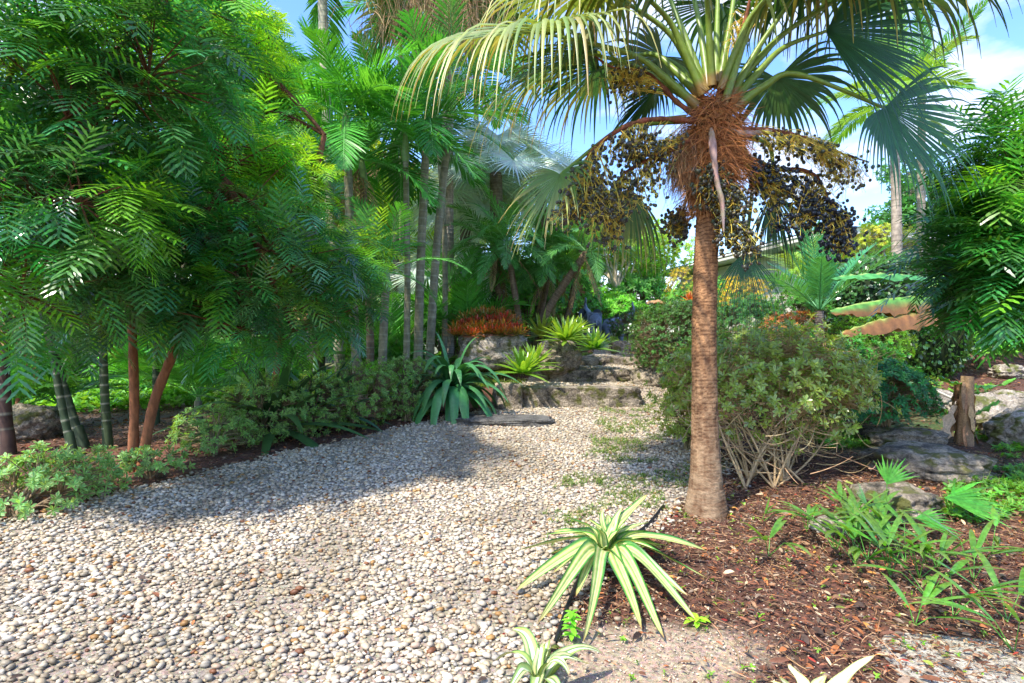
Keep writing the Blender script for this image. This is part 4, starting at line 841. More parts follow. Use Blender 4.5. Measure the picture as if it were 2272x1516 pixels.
# ================================================================== strap plants, bromeliads
g = onG(1015, 905); strapplant('strap_leaved_plant', 'big clump of broad blue green strap leaves beside the dark slab', P(1004, 862, 8.3), 64, 1.25, .078, (-.1, 1.4), (.028, .13, .045), tipc=(.06, .17, .05), bend=.26, n=12, group='strap leaved plants')
g = onG(620, 975); strapplant('strap_leaved_plant', 'dark olive strap leaved plant behind the leggy variegated shrub', g + A(-.1, .12, .12), 40, 1.5, .075, (-.05, 1.3), (.035, .085, .025), bend=.12, n=9, group='strap leaved plants')
g = onG(700, 950); strapplant('strap_leaved_plant', 'dark strap leaved plant in the middle of the bed between two variegated shrubs', g + A(.0, .15, .1), 34, 1.3, .07, (.0, 1.3), (.03, .09, .05), bend=.12, n=9, group='strap leaved plants')
BR = dict(edge=None, cat='bromeliad', group='green bromeliads by the steps')
def brom(px, py, Y, L_, nl, label, col=(.12, .30, .03), W_=.042, **kw):
    col = tuple(A(*col) * .72); b = P(px, py, Y); L_ *= 1.2; W_ *= 1.1; kk = dict(BR); kk.update(kw); return strapplant('bromeliad', label, b, nl, L_, W_, (.0, 1.35), col, tipc=(.15, .24, .035), bend=.09, n=6, mat=M_leaf, **kk)
brom(1160, 828, 9.0, .48, 44, 'bright green bromeliad below the big pale boulder')
brom(1185, 808, 9.5, .42, 36, 'light green bromeliad half behind another one beside the second step', (.15, .33, .04))
brom(1255, 755, 9.7, .50, 52, 'largest green bromeliad, spreading on top of the brown boulder', (.14, .30, .03))
brom(1318, 775, 10.2, .42, 46, 'green bromeliad leaning out over the third step', (.09, .27, .035))
brom(1282, 735, 10.6, .34, 36, 'green bromeliad standing highest behind the brown boulder', (.12, .27, .04))
brom(1200, 745, 11.8, .6, 34, 'yellowish bromeliad at the feet of the leaning palm trunks', (.30, .34, .06))
proto = None; k_ = 0
for row, (Y, pys) in enumerate([(10.05, 744), (10.3, 738), (10.6, 727), (10.9, 720)]):
    for px in np.arange(1004 + row * 9, 1172 - row * 12, 19.5 if row else 17):
        p = P(px + U(-4, 4), pys + 3 + U(-2, 3) - 17 * (1 - ((px - 1086) / 88) ** 2) * (.3 + .25 * row), Y)
        side = 'near' ; redder = U(0, 1)
        lab = ['scarlet bromeliad in the front row on the big pale boulder', 'orange red bromeliad in the second row on the big pale boulder', 'red bromeliad in the third row on the big pale boulder', 'dark red bromeliad in the back row on the big pale boulder'][row]
        if proto is None or k_ % 8 == 0:
            cc_ = [(.14, .13, .02), (.12, .16, .02), (.16, .06, .02), (.06, .16, .03)][(k_ // 8) % 4]
            proto = strapplant('red_bromeliad', lab, p, 26, .24, .017, (.05, 1.35), cc_, tipc=[(.65, .04, .02), (.60, .13, .02), (.55, .025, .03), (.5, .10, .02)][(k_ // 8) % 4], bend=.05, n=4, cat='bromeliad', group='red bromeliads on the boulder', mat=M_thick, lv=.4); cur = proto
        else:
            cur = copy_tree(proto, p, U(0, 6.28), U(.8, 1.35), lab)
        k_ += 1
# more red at the far bank
b = P(1530, 668, 12.5); strapplant('red_bromeliad', 'orange red bromeliad on top of the dark clipped bush line beside the palm trunk', b, 24, .30, .022, (.2, 1.35), (.30, .09, .03), tipc=(.5, .15, .05), bend=.03, n=4, cat='bromeliad', mat=M_leafs)

# ================================================================== palm seedlings in the leaf litter
def seedling(px, py, h, nl, label, col=(.06, .19, .025), W_=.017, mb_=None):
    b = onG(px, py); o = thing('palm_seedling', label, 'seedling', b, 'palm seedlings in the leaf litter'); mb = MB(); ms = MB()
    for i in range(nl):
        a = U(0, 6.28); e = U(.75, 1.35); D = A(math.cos(a) * math.cos(e), math.sin(a) * math.cos(e), math.sin(e)); L1 = h * U(.35, .7); tip = b + D * L1; tubes(ms, bez(b, b + D * L1 * .5, tip, 4), np.linspace(.0035, .002, 4), 4, A(*col) * 1.1)
        for s in range(rng.integers(1, 4)):
            D2 = nz(D * .7 + A(math.cos(a + U(-1, 1)), math.sin(a + U(-1, 1)), U(-.1, .5))); ribbons(mb, tip, D2, np.cross(D2, UP), h * U(.7, 1.25), W_ * U(.7, 1.2), 7, np.linspace(.05, .22, 7), prof(7, 'lance'), jc(col, 1, .3), (.13, .18, .035), fold=-.35, k=3)
    ms.build('stem', M_thick, o); mb.build('leaves', M_leaf, o)
seedling(1705, 1235, .30, 3, 'lone palm seedling nearest the trunk on open mulch')
seedling(1690, 1160, .16, 2, 'tiny palm seedling just beside the trunk base')
for i, (px, py, h) in enumerate([(1855, 1225, .3), (1890, 1200, .28), (1925, 1245, .32), (1965, 1210, .3), (2010, 1250, .34), (2040, 1285, .32), (1930, 1185, .28), (2060, 1330, .30), (1975, 1280, .3), (1880, 1165, .26), (1790, 1180, .2), (1900, 1255, .25), (2080, 1265, .26)]):
    seedling(px, py, h, 5, ['palm seedling at the near end of the dense patch', 'palm seedling in the dense patch beside the small pale stone', 'arching palm seedling in the dense patch', 'yellow tipped palm seedling in the dense patch', 'tall palm seedling in the thick of the dense patch', 'broad leaved palm seedling near the dark grey rock', 'palm seedling under the bare stems of the shrub', 'palm seedling at the outer edge of the dense patch', 'bushy palm seedling in front of the dense patch', 'short palm seedling in shade under the shrub', 'single palm seedling between the trunk and the dense patch', 'low palm seedling behind the front of the dense patch', 'palm seedling at the foot of the bank'][i])
for px, py, h, lab in [(2115, 1370, .3, 'palm seedling alone below the dense patch'), (2160, 1290, .32, 'palm seedling on dark mulch beyond the dense patch'), (2235, 1380, .34, 'tall thin palm seedling near the bleached slab'), (2250, 1450, .3, 'palm seedling growing beside the bleached slab'), (2200, 1230, .25, 'small palm seedling in the shade of the bank'), (2030, 1390, .25, 'yellowing palm seedling with bent leaves in the leaf litter')]:
    seedling(px, py, h, 3, lab)
# fan seedlings
def fanseed(px, py, hpx, dirs, label):
    b = onG(px, py); o = thing('fan_palm_seedling', label, 'seedling', b); Y = b[1]; ms = MB(); mb = MB()
    for (tx, ty, ax, R) in dirs:
        t = P(tx, ty, Y - .05); tubes(ms, bez(b, (b + t) / 2 + A(0, 0, .05), t, 8), np.linspace(.006, .003, 8), 5, A(.10, .22, .04)); fan(mb, t, ax, (0, -.5, 1), R, 11, .75, .62, .03, .14, (.05, .22, .03), (.1, .25, .04), 6, fold=.35)
    ms.build('stem', M_thick, o); mb.build('leaves', M_leaf, o)
fanseed(1965, 1190, 120, [((1968), 1075, (.3, -.1, .9), .20), (2030, 1150, (.9, -.3, -.1), .22), (1925, 1120, (-.5, 0, .6), .14)], 'palm seedling with upright pleated fan leaves beside the dark rock')
fanseed(2110, 1150, 60, [(2095, 1105, (.9, -.3, -.15), .36), (2110, 1110, (.9, .1, .1), .24)], 'palm seedling with one long arching leaf on the grey rock')
def sprout(px, py, h, ll, nw, label, col=(.16, .42, .03)):
    b = onG(px, py); o = thing('seedling', label, 'seedling', b); ms = MB(); tubes(ms, np.stack([b, b + A(.004, 0, h / 2), b + A(0, 0, h)]), .0022, 5, A(*col) * .6); ms.build('stem', M_thick, o)
    ml = MB(); T = np.stack([b + A(0, 0, h * (i + 1) / nw) for i in range(nw)]); whorls(ml, T, np.repeat(UP[None], nw, 0), 5, ll, ll * .22, (-.1, .3), jc(col, nw, .15), n=4, pf='lance'); ml.build('leaves', M_leafs, o)
sprout(1268, 1425, .13, .055, 4, 'small bright green seedling standing by the black hose')
sprout(1548, 1385, .03, .07, 2, 'lime green seedling with spread leaflets at an agave leaf tip', (.25, .5, .03))

# ================================================================== banana stump, banana leaves
def bananaleaf(mb, a, b, c, W_, col, edgec, droop=.5, m=26, kk=9, tat=.3, up=UP):
    C = bez(a, b, c, m)[0]; T = nz(np.gradient(C, axis=0)); S = nz(np.cross(T, up)); Nn = np.cross(S, T); t = np.linspace(0, 1, m)
    w_ = W_ * np.sin(np.pi * np.clip(t * .95 + .04, 0, 1)) ** .55; x = np.linspace(-1, 1, kk)
    dr = droop * (1 + .10 * np.sin(t * 33 + 1)[:, None] + .06 * rng.standard_normal((m, 1))) * np.abs(x[None]) ** 1.5
    V = C[:, None] + S[:, None] * (x[None] * w_[:, None] * (1 - .22 * min(droop, 2.) * np.abs(x[None])))[..., None] - UP * (dr * w_[:, None])[..., None] + .012 * rng.standard_normal((m, kk, 1)) * Nn[:, None]
    cf = np.clip((np.abs(x)[None] - (1 - tat)) / .25 + .5 * fbm(np.stack([np.repeat(t[:, None] * 9, kk, 1), np.repeat(x[None], m, 0), np.zeros((m, kk))], -1), 3, 3), 0, 1)[..., None] * (tat > 0)
    cs = A(*col) * (1 - cf) + A(*edgec) * cf; cs = cs * (1 + .22 * np.sin(np.arange(m) * 2.6 + np.abs(x)[:, None] * 4).T[..., None] * 1.0 + .12 * rng.standard_normal((m, 1, 1))); cs = np.clip(cs, 0, 1); cs[:, kk // 2] = A(.25, .34, .1)
    bi = np.arange(m - 1)[:, None] * kk + np.arange(kk - 1)[None]; mb.add(V, np.stack([bi, bi + 1, bi + 1 + kk, bi + kk], -1).reshape(-1, 4), None, cs.reshape(-1, 3))
def banana():
    b = onG(2140, 985); Y = b[1]; o = thing('banana_stump', 'short cut banana trunk wrapped in dry tan sheaths with small new leaves', 'banana plant', b); mt = MB()
    c = spline([b - A(0, 0, .1), P(2143, 900, Y), P(2146, 835, Y)], 40); rad = np.interp(np.linspace(0, 1, 40), [0, .3, 1], [.085, .075, .06]); th = np.arange(18) / 18 * 6.28
    q = np.stack([np.repeat(np.cos(th)[None], 40, 0), np.repeat(np.sin(th)[None], 40, 0), np.repeat(c[:, 2:3], 18, 1)], -1); rr = rad[:, None] * (1 + .28 * fbm(q * A(3, 3, 1.5), 3, 5)); tubes(mt, c[None], rr[None], 18, (A(.32, .20, .11) * (1 + .7 * fbm(q * A(4, 4, 2), 3, 6))[..., None])[None])
    n = 30; a = U(0, 6.28, n); p = b + np.stack([np.cos(a) * .07, np.sin(a) * .07, U(.2, .75, n)], 1); D = np.stack([np.cos(a) * .16, np.sin(a) * .16, -np.ones(n)], 1); ribbons(mt, p, D, np.cross(D, UP), U(.15, .45, n), U(.015, .04, n), 6, U(-.05, .1, (6, n)), prof(6, 'strap'), jc((.33, .21, .12), n, .5), wave=.4); mt.build('stem', M_dry, o)
    mt = MB(); p = P(2120, 900, Y - .05); ribbons(mt, p, A(-.3, -.1, -1), A(1, .3, 0), .45, .08, 8, -.03, prof(8, 'oval'), A(.42, .30, .20), wave=.35, k=3, fold=.5); mt.build('dry_sheath', M_dry, o)
    ml = MB(); t = P(2146, 850, Y)
    bananaleaf(ml, t, P(2110, 855, Y), P(2085, 835, Y - .1), .05, (.10, .30, .03), (.1, .3, .03), .2, 12, 7, 0); bananaleaf(ml, t, P(2180, 870, Y), P(2255, 842, Y), .05, (.10, .32, .03), (.1, .3, .03), .2, 14, 7, 0); bananaleaf(ml, P(2165, 920, Y), P(2185, 905, Y), P(2218, 890, Y), .04, (.1, .3, .04), (.1, .3, .03), .2, 12, 7, 0); ml.build('leaves', M_thick, o)
    b2 = onG(2240, 840); b2 = gz(b2[0], 8.6); o = thing('banana_plant', 'banana plant with long drooping leaves, two of them browned along the edge', 'banana plant', b2); mt = MB(); tp = P(2200, 640, 8.4); tubes(mt, spline([b2 - A(0, 0, .1), (b2 + tp) / 2, tp], 14), np.linspace(.11, .06, 14), 12, A(.12, .16, .05)); mt.build('stem', M_ring, o)
    for (a_, m_, e_, W_, col, ed, tat, dr) in [((2190, 640), (1980, 590), (1845, 618), .13, (.05, .20, .05), (.05, .2, .05), 0, .7), ((2190, 660), (2010, 640), (1842, 690), .12, (.08, .22, .04), (.17, .08, .02), .5, 1.9), ((2190, 690), (2050, 665), (1868, 738), .12, (.15, .14, .03), (.19, .085, .025), .8, 2.0), ((2200, 640), (2120, 560), (2060, 640), .14, (.10, .3, .05), (.3, .2, .05), .2, .6)]:
        ml = MB(); bananaleaf(ml, P(*a_, 8.4), P(*m_, 8.0), P(*e_, 7.9), W_, col, ed, dr, 40, 11, tat); ml.build('leaf', M_thick, o)
    b3 = gz(3.9, 13.2); o = thing('banana_plant', 'small banana plant with one upright leaf and one dead leaf behind the clipped bushes', 'banana plant', b3); ml = MB(); t = P(1490, 680, 13.2); mt = MB(); tubes(mt, np.linspace(b3, t, 6), np.linspace(.05, .03, 6), 8, A(.1, .16, .05)); mt.build('stem', M_ring, o)
    bananaleaf(ml, t, P(1480, 650, 13.2), P(1508, 622, 13.2), .10, (.12, .38, .04), (.1, .3, .03), .2, 14, 7, 0); bananaleaf(ml, t, P(1460, 655, 13.2), P(1432, 672, 13.), .1, (.30, .17, .07), (.3, .15, .07), .8, 14, 7, 0); ml.build('leaves', M_thick, o)
banana()

# ================================================================== house
def house():
    z = 4.6; c0 = A(9.2, 16.4); e1 = A(7.2, 26.5); d1 = nz(e1 - c0); d2 = A(-d1[1], d1[0]) * -1; L1, L2 = 11., 11.
    o = thing('house', 'white house with a low pitched white roof and wide eaves behind the palms', 'house', (c0[0], c0[1], float(H(*c0))))
    def q(u, v, zz): p = c0 + d1 * u + d2 * v; return (p[0], p[1], zz)
    mb = MB(); i = .7; w = [q(i, i, 1.2), q(L1 - i, i, 1.2), q(L1 - i, L2 - i, 1.2), q(i, L2 - i, 1.2)]; wt = [(x, y, z - .05) for x, y, _ in w]; mb.add(w + wt, [(0, 1, 5, 4), (1, 2, 6, 5), (2, 3, 7, 6), (3, 0, 4, 7)], None, (.62, .58, .50)); mb.build('wall', M_paint, o, False)
    mb = MB(); b = [q(0, 0, z), q(L1, 0, z), q(L1, L2, z), q(0, L2, z)]; t = [(x, y, z + .22) for x, y, _ in b]; mb.add(b + t, [(0, 1, 5, 4), (1, 2, 6, 5), (2, 3, 7, 6), (3, 0, 4, 7), (3, 2, 1, 0)], None, (.72, .72, .70)); rf = MB(); e = .06
    b2 = [q(-e, -e, z + .24), q(L1 + e, -e, z + .24), q(L1 + e, L2 + e, z + .24), q(-e, L2 + e, z + .24), q(L1 / 2 - 1, L2 / 2, z + 1.25), q(L1 / 2 + 1, L2 / 2, z + 1.25)]; rf.add(b2, [(0, 1, 5, 4), (2, 3, 4, 5)], [(3, 0, 4), (1, 2, 5)], (.78, .78, .78)); r = rf.build('roof', M_paint, o, False); mb.build('fascia', M_paint, r, False)
    mb = MB(); tubes(mb, np.array([q(-.12, -.12, z + .12), q(L1 / 2, -.12, z + .12), q(L1 + .12, -.12, z + .12)]), .055, 8, A(.6, .6, .58)); mb.build('gutter', M_paint, r)
house()

# ================================================================== elephants
def elephant(loc, rz, sc, label, name='elephant_statue'):
    o = thing(name, label, 'statue', (0, 0, 0), 'elephant statues on the lawn')
    import bmesh
    V = [(0, 0, .62), (-.28, 0, .60), (.26, 0, .66), (.46, 0, .82), (.60, 0, .93), (.72, 0, 1.02), (.80, 0, 1.14), (.80, 0, 1.28), (.74, 0, 1.40), (.78, 0, 1.47),
         (-.36, .13, .45), (-.38, .14, .22), (-.36, .14, .02), (-.36, -.13, .45), (-.32, -.14, .22), (-.30, -.14, .02), (.26, .14, .45), (.34, .15, .22), (.40, .15, .02), (.24, -.14, .45), (.22, -.15, .22), (.20, -.15, .02), (-.43, 0, .56), (-.50, 0, .38)]
    Rr = [.27, .23, .23, .16, .145, .10, .065, .048, .035, .028, .11, .08, .085, .11, .08, .085, .11, .075, .08, .11, .075, .08, .06, .015]
    E = [(0, 1), (0, 2), (2, 3), (3, 4), (4, 5), (5, 6), (6, 7), (7, 8), (8, 9), (1, 10), (10, 11), (11, 12), (1, 13), (13, 14), (14, 15), (2, 16), (16, 17), (17, 18), (2, 19), (19, 20), (20, 21), (1, 22), (22, 23)]
    me = bpy.data.meshes.new('body'); me.from_pydata(V, E, []); ob = bpy.data.objects.new('body', me); COL.objects.link(ob); s = ob.modifiers.new('s', 'SKIN'); s.use_smooth_shade = True; ob.modifiers.new('u', 'SUBSURF').levels = 2
    for i, r_ in enumerate(Rr): me.skin_vertices[0].data[i].radius = (r_, r_)
    me.skin_vertices[0].data[0].use_root = True
    dg = bpy.context.evaluated_depsgraph_get(); em = bpy.data.meshes.new_from_object(ob.evaluated_get(dg)); bpy.data.objects.remove(ob)
    at = em.color_attributes.new('Col', 'FLOAT_COLOR', 'POINT'); at.data.foreach_set('color', np.tile([.17, .20, .27, 1], len(em.vertices)).astype(np.float32)); em.materials.clear(); em.materials.append(M_bronze)
    bo = bpy.data.objects.new('body', em); COL.objects.link(bo); bo.parent = o
    for sg in (-1, 1):
        mb = MB(); ths = np.linspace(0, 2 * np.pi, 17)[:-1]; pts = []; base = A(.44, sg * .13, .86)
        for k in (0, .5, 1):
            for a in ths: pts.append(base + A(-.10 * k - .03 * math.cos(a) * k, sg * (.14 * k + .15 * k * math.cos(a)), .20 * k * math.sin(a) - .02) + A(-.04 * k * k, 0, 0))
        pts = np.array(pts); q = [(r_ * 16 + j, r_ * 16 + (j + 1) % 16, (r_ + 1) * 16 + (j + 1) % 16, (r_ + 1) * 16 + j) for r_ in (0, 1) for j in range(16)]
        mb.add(pts, q, None, (.03, .035, .05)); pp2 = pts + A(-.025, 0, 0); mb.add(pp2, q, None, (.06, .075, .10)); mb.build('ear', M_bronze, o)
        mb = MB(); tubes(mb, bez(A(.58, sg * .08, .88), A(.74, sg * .10, .90), A(.84, sg * .09, 1.08), 8), np.linspace(.024, .006, 8), 8, A(.16, .19, .22)); mb.build('tusk', M_bronze, o)
    o.location = tuple(loc); o.rotation_euler = (0, 0, rz); o.scale = (sc, sc, sc); return o
e1 = P(1362, 738, 14.8); e1[2] = float(H(e1[0], e1[1])) + .04; elephant(e1, R_(20), .74, 'blue grey elephant statue with its trunk curled high above its head')
e2 = P(1314, 740, 14.0); e2[2] = float(H(e2[0], e2[1])) + .02; elephant(e2, R_(100), .70, 'elephant statue seen from behind with dark ears spread wide')

# ================================================================== fern-leaved trees
b = onG(292, 1045)
Lb = b[1]
fern_tree('fern_leaf_tree', 'fern leaved tree on two orange brown stems that fork at the ground', b,
          [[b + A(0, 0, -.1), P(298, 900, Lb), P(292, 700, Lb), P(285, 540, Lb + .1)], [b + A(.06, .02, -.1), P(340, 900, Lb), P(392, 760, Lb), P(450, 560, Lb), P(500, 400, Lb)]],
          [(P(250, 520, 4.9), (.75, .7, .55)), (P(420, 560, 5.0), (.7, .6, .5)), (P(330, 640, 4.7), (.6, .45, .28)), (P(600, 560, 5.2), (.7, .6, .6)), (P(480, 660, 5.2), (.5, .4, .3)), (P(560, 660, 4.9), (.35, .3, .22)), (P(650, 735, 5.1), (.32, .25, .16)), (P(540, 730, 5.0), (.22, .2, .12)), (P(730, 700, 5.6), (.35, .3, .2)), (P(250, 320, 5.2), (.8, .7, .6)), (P(480, 330, 5.6), (.7, .7, .6)), (P(720, 620, 6.0), (.55, .5, .4))],
          310, .40, 'fern leaved trees')
b = gz(-4.3, 4.3)
fern_tree('fern_leaf_tree', 'nearest fern leaved tree, its crown cut off by the edge of the frame', b, [[b - A(0, 0, .1), b + A(.1, 0, 1.2), b + A(.2, .1, 2.2)]],
          [(P(60, 480, 3.9), (.7, .6, .6)), (P(150, 260, 3.9), (.75, .6, .55)), (P(330, 170, 4.0), (.55, .5, .45)), (P(90, 60, 3.9), (.8, .7, .5)), (P(40, 650, 3.9), (.5, .5, .35)), (P(370, 20, 4.3), (.6, .6, .4)), (P(180, 450, 3.7), (.4, .4, .3))], 175, .44, 'fern leaved trees', f2=.2)
b = gz(-3.1, 7.2)
fern_tree('fern_leaf_tree', 'fern leaved tree with dark red limbs standing behind the forked one', b, [[b - A(0, 0, .1), P(620, 700, 7.2), P(560, 500, 7.2)], [P(600, 620, 7.2), P(680, 450, 7.1), P(720, 300, 7)]],
          [(P(500, 110, 7.0), (.7, .8, .5)), (P(600, 400, 6.6), (.6, .7, .5)), (P(740, 565, 6.6), (.5, .5, .32)), (P(430, 20, 7.0), (.9, .8, .4)), (P(600, 240, 7.2), (.5, .6, .4)), (P(680, 470, 6.8), (.4, .4, .3))], 230, .42, 'fern leaved trees', f2=.55, cols2=(.20, .38, .02))  # backlit yellow-green painted into the leaf colour of about half the rosettes
b = gz(-6.6, 7.6)
fern_tree('fern_leaf_tree', 'fern leaved tree at the back, sunlit yellow green put into its leaf colour', b, [[b - A(0, 0, .1), b + A(.1, 0, 1.5), b + A(.3, .1, 3)]],
          [(P(80, 200, 7.8), (1.3, 1, 1.0)), (P(250, 60, 7.8), (1.2, 1, .8)), (P(40, 480, 7.6), (1.2, 1, .9)), (P(220, 420, 7.8), (1., .9, .8)), (P(400, 140, 8.0), (1, 1, .8))], 150, .5, 'fern leaved trees', f2=.5, cols2=(.16, .36, .02), ribn=4)  # sun through the leaves is painted as a yellow-green leaf colour, at random
b = gz(5.6, 5.0)
fern_tree('fern_leaf_tree', 'fern leaved tree overhanging the banana stump and the rocks', b, [[b - A(0, 0, .1), b + A(-.1, 0, 1.2), b + A(-.3, 0, 2.4)]],
          [(P(2290, 330, 4.7), (.38, .5, .4)), (P(2250, 450, 4.7), (.42, .5, .3)), (P(2200, 580, 4.7), (.40, .5, .32)), (P(2290, 590, 4.7), (.42, .5, .3)), (P(2190, 630, 4.7), (.30, .4, .18)), (P(2270, 640, 4.6), (.4, .4, .18)), (P(2330, 480, 4.8), (.4, .5, .5))], 170, .5, 'fern leaved trees', colr=(.035, .15, .028), f2=.2, trunkc=(.12, .08, .04))

# ================================================================== palms
G_C = 'ringed cane palms beyond the bed'; CB = (.22, .20, .13); CRg = (.30, .30, .22)
def cane(pts, r, label, nf=11, fl=1.7, col=(.045, .20, .03), name='cane_palm', barkc=CB, group=G_C, **kw):
    """pts: (px,py,Y) base, mid, top"""
    b = P(*pts[0]); b[2] = float(H(b[0], b[1])); return feather_palm(name, label, b, P(*pts[2]), 'palm tree', group, (r, r * .8), P(*pts[1]), nf, fl, col=col, barkc=barkc, ringc=CRg, **kw)
cane([(900, 860, 9.6), (904, 620, 9.6), (900, 360, 9.6)], .058, 'slim grey ringed palm trunk first of the close cluster, crown fanned low', 12, 1.8, ll=.40, lw=.010, nl=46, lb=.05, rb=1.2)
cane([(926, 860, 10), (932, 620, 10), (945, 330, 10)], .085, 'thick palm trunk wrapped in a dark creeper within the close cluster', 10, 1.6, (.03, .15, .03), ll=.36, lw=.009, nl=36)
cane([(950, 860, 10.4), (968, 560, 10.4), (1000, 250, 10.4)], .082, 'palm trunk with pale rings leaning a little away from the cluster', 9, 1.5, (.05, .19, .04), ll=.34, lw=.009, nl=38)
cane([(985, 870, 11.8), (985, 500, 11.8), (950, 40, 11.8)], .06, 'tall thin palm trunk rising out of the cluster into the canopy', 12, 2.0, (.04, .15, .03))
cane([(800, 880, 9.2), (785, 700, 9.2), (770, 330, 9.2)], .085, 'mottled palm trunk standing behind the small leaved shrub', 12, 1.7, (.06, .24, .03), ll=.36, lw=.010, nl=44, lb=.06)
cane([(822, 870, 9.8), (820, 700, 9.8), (806, 420, 9.8)], .075, 'brownish palm trunk between two greener ones', 12, 1.9, (.05, .23, .03), barkc=(.22, .14, .09), ll=.36, lw=.010, nl=44, lb=.05, dead=5)
cane([(846, 870, 8.9), (850, 760, 8.9), (856, 640, 8.9)], .075, 'short stout ringed palm with its fronds held low over the bed', 9, 1.3, (.06, .24, .04), shaft=.3, nl=24)
cane([(760, 870, 11), (735, 500, 11), (713, -60, 11)], .11, 'tall pale ringed palm trunk that leaves the frame at the top', 12, 2.2, (.05, .16, .03), barkc=(.30, .28, .20))
cane([(190, 1010, 6.3), (130, 820, 6.3), (70, 600, 6.3)], .046, 'dark green ringed cane leaning away to the side behind the bed', 9, 1.3, (.03, .13, .03), barkc=(.04, .06, .03), nl=26)
cane([(165, 1030, 6.0), (120, 800, 6.0), (100, 560, 6.0)], .038, 'thin dark ringed cane leaning next to the stouter cane', 8, 1.2, (.03, .13, .03), barkc=(.04, .065, .03), nl=26)
cane([(240, 1030, 6.3), (230, 820, 6.3), (222, 500, 6.3)], .046, 'upright dark green cane with pale rings behind the twin orange stems', 9, 1.3, (.03, .12, .03), barkc=(.05, .075, .03), nl=26)
cane([(345, 960, 7.6), (347, 760, 7.6), (350, 520, 7.6)], .045, 'upright shaded cane seen between the twin orange stems', 9, 1.4, (.03, .12, .03), barkc=(.05, .08, .04), nl=26)
cane([(20, 1010, 6.0), (8, 820, 6.0), (15, 690, 6.0)], .06, 'shaggy dark palm trunk at the side edge with drooping fan leaves', 12, 1.0, (.03, .11, .03), barkc=(.07, .04, .03), nl=20, shaft=.2, dead=8)
cane([(700, 870, 12), (690, 720, 12), (685, 610, 12)], .12, 'shaggy grey brown palm trunk far behind the bed', 14, 1.6, (.05, .18, .03), barkc=(.25, .19, .14), shaft=.2, dead=8)
for i, (px, Y, pt) in enumerate([(640, 13, 300), (560, 15, 250), (870, 14, 350), (1050, 16.5, 190), (480, 12, 430), (400, 14, 380), (880, 17, 60), (160, 11, 480)]):
    cane([(px, 800, Y), (px + 8, 600, Y), (px + U(-20, 20), pt, Y)], .09, ['far palm seen through the gap above the forked stems', 'far palm behind the yellow green canopy', 'far palm beside the dark creeper trunk', 'far palm rising between the silver fan palms', 'far palm deep in the shade of the fern trees', 'far palm standing alone on the pale path side', 'tallest far palm over the cane cluster', 'far palm behind the leaning dark canes'][i], 14, 2.4, [(.05, .20, .03), (.12, .28, .03), (.04, .14, .03)][i % 3], group='distant feather palms', name='feather_palm', dead=3)
# low areca clump, bright, left of the boulder
for px, py, Y, fl, lab in [(1035, 790, 12.5, 1.9, 'clump of bright green arching palm fronds behind the red bromeliads'), (985, 800, 13, 1.9, 'clump of arching palm fronds behind the close palm cluster'), (860, 800, 11.5, 1.5, 'knee high clump of palm fronds between ringed trunks'), (440, 960, 8.0, 1.2, 'low clump of feathery fronds behind the forked tree'), (130, 960, 7.5, 1.3, 'low dark clump of fronds behind the leaning canes'), (620, 850, 10, 1.3, 'low clump of fronds in the sunny gap'), (300, 900, 9.5, 1.4, 'fronds lying low in the distance behind the orange stems'), (30, 930, 7.0, 1.2, 'fronds low beside the shaggy palm trunk')]:
    b = P(px, py, Y); b[2] = float(H(b[0], b[1])); feather_palm('palm_clump', lab, b, b + A(0, 0, .12), 'palm clump', 'low palm clumps', (.05, .04), None, 13, fl, .2, (.07, .26, .04), el=(.35, 1.45), ll=.34, lw=.012, nl=34, rb=1.2, lb=.06)
# phoenix (slender, rough, curved trunks)
PB = (.16, .11, .07)
def phoenix(pts, r, label, **kw):
    b = P(*pts[0]); b[2] = float(H(b[0], b[1])); kk = dict(nf=24, fl=1.4, col=(.06, .19, .04), el=(-.45, 1.2), ll=.2, lw=.0085, nl=42, rb=1.5, lb=.08, plume=.14, ring=.055, shaft=0, barkc=PB, ringc=(.30, .22, .14), dead=4, lift=.05); kk.update(kw)
    return feather_palm('date_palm', label, b, P(*pts[2]), 'palm tree', 'slender date palms', (r, r * .95), P(*pts[1]), trunkmat=M_bark, **kk)
phoenix([(1172, 790, 12.6), (1108, 655, 12.6), (1098, 560, 12.6)], .07, 'date palm with a thin trunk curving away above the boulder')
phoenix([(1166, 790, 12.0), (1142, 650, 12.0), (1126, 545, 12.0)], .065, 'date palm with a thin stem bending upright behind the boulder')
phoenix([(1185, 790, 12.4), (1215, 690, 12.2), (1302, 560, 12.0)], .085, 'date palm leaning far out with its dark crown heart showing', nf=26, fl=1.45, el=(-.2, 1.25))
phoenix([(1195, 790, 13), (1200, 700, 13), (1222, 590, 13)], .07, 'date palm leaning slightly behind the leaning one')
phoenix([(1212, 780, 13.6), (1262, 690, 13.6), (1290, 520, 13.8)], .075, 'date palm farthest back with a low leaning trunk')
# silver palms
G_S = 'silver fan palms'
for pts, lab in [(((1108, 790, 13.2), (1100, 385, 13.2)), 'silver white fan palm with the widest crown, against the sky'), (((1030, 800, 14.5), (1035, 440, 14.5)), 'silver fan palm behind the palm cluster'), (((1200, 780, 15), (1200, 420, 15)), 'silver fan palm partly behind the hanging green fan leaf'), (((985, 800, 14), (990, 640, 14)), 'low silver fan palm between the cluster trunks and the boulder')]:
    b = P(*pts[0]); b[2] = float(H(b[0], b[1])); fan_palm('silver_fan_palm', lab, b, P(*pts[1]), .16, 18, 1.0, 1.15, (.34, .44, .42), (.42, .50, .45), G_S, el=(-.4, 1.4), b1=.12, ns=40, tj=.42)
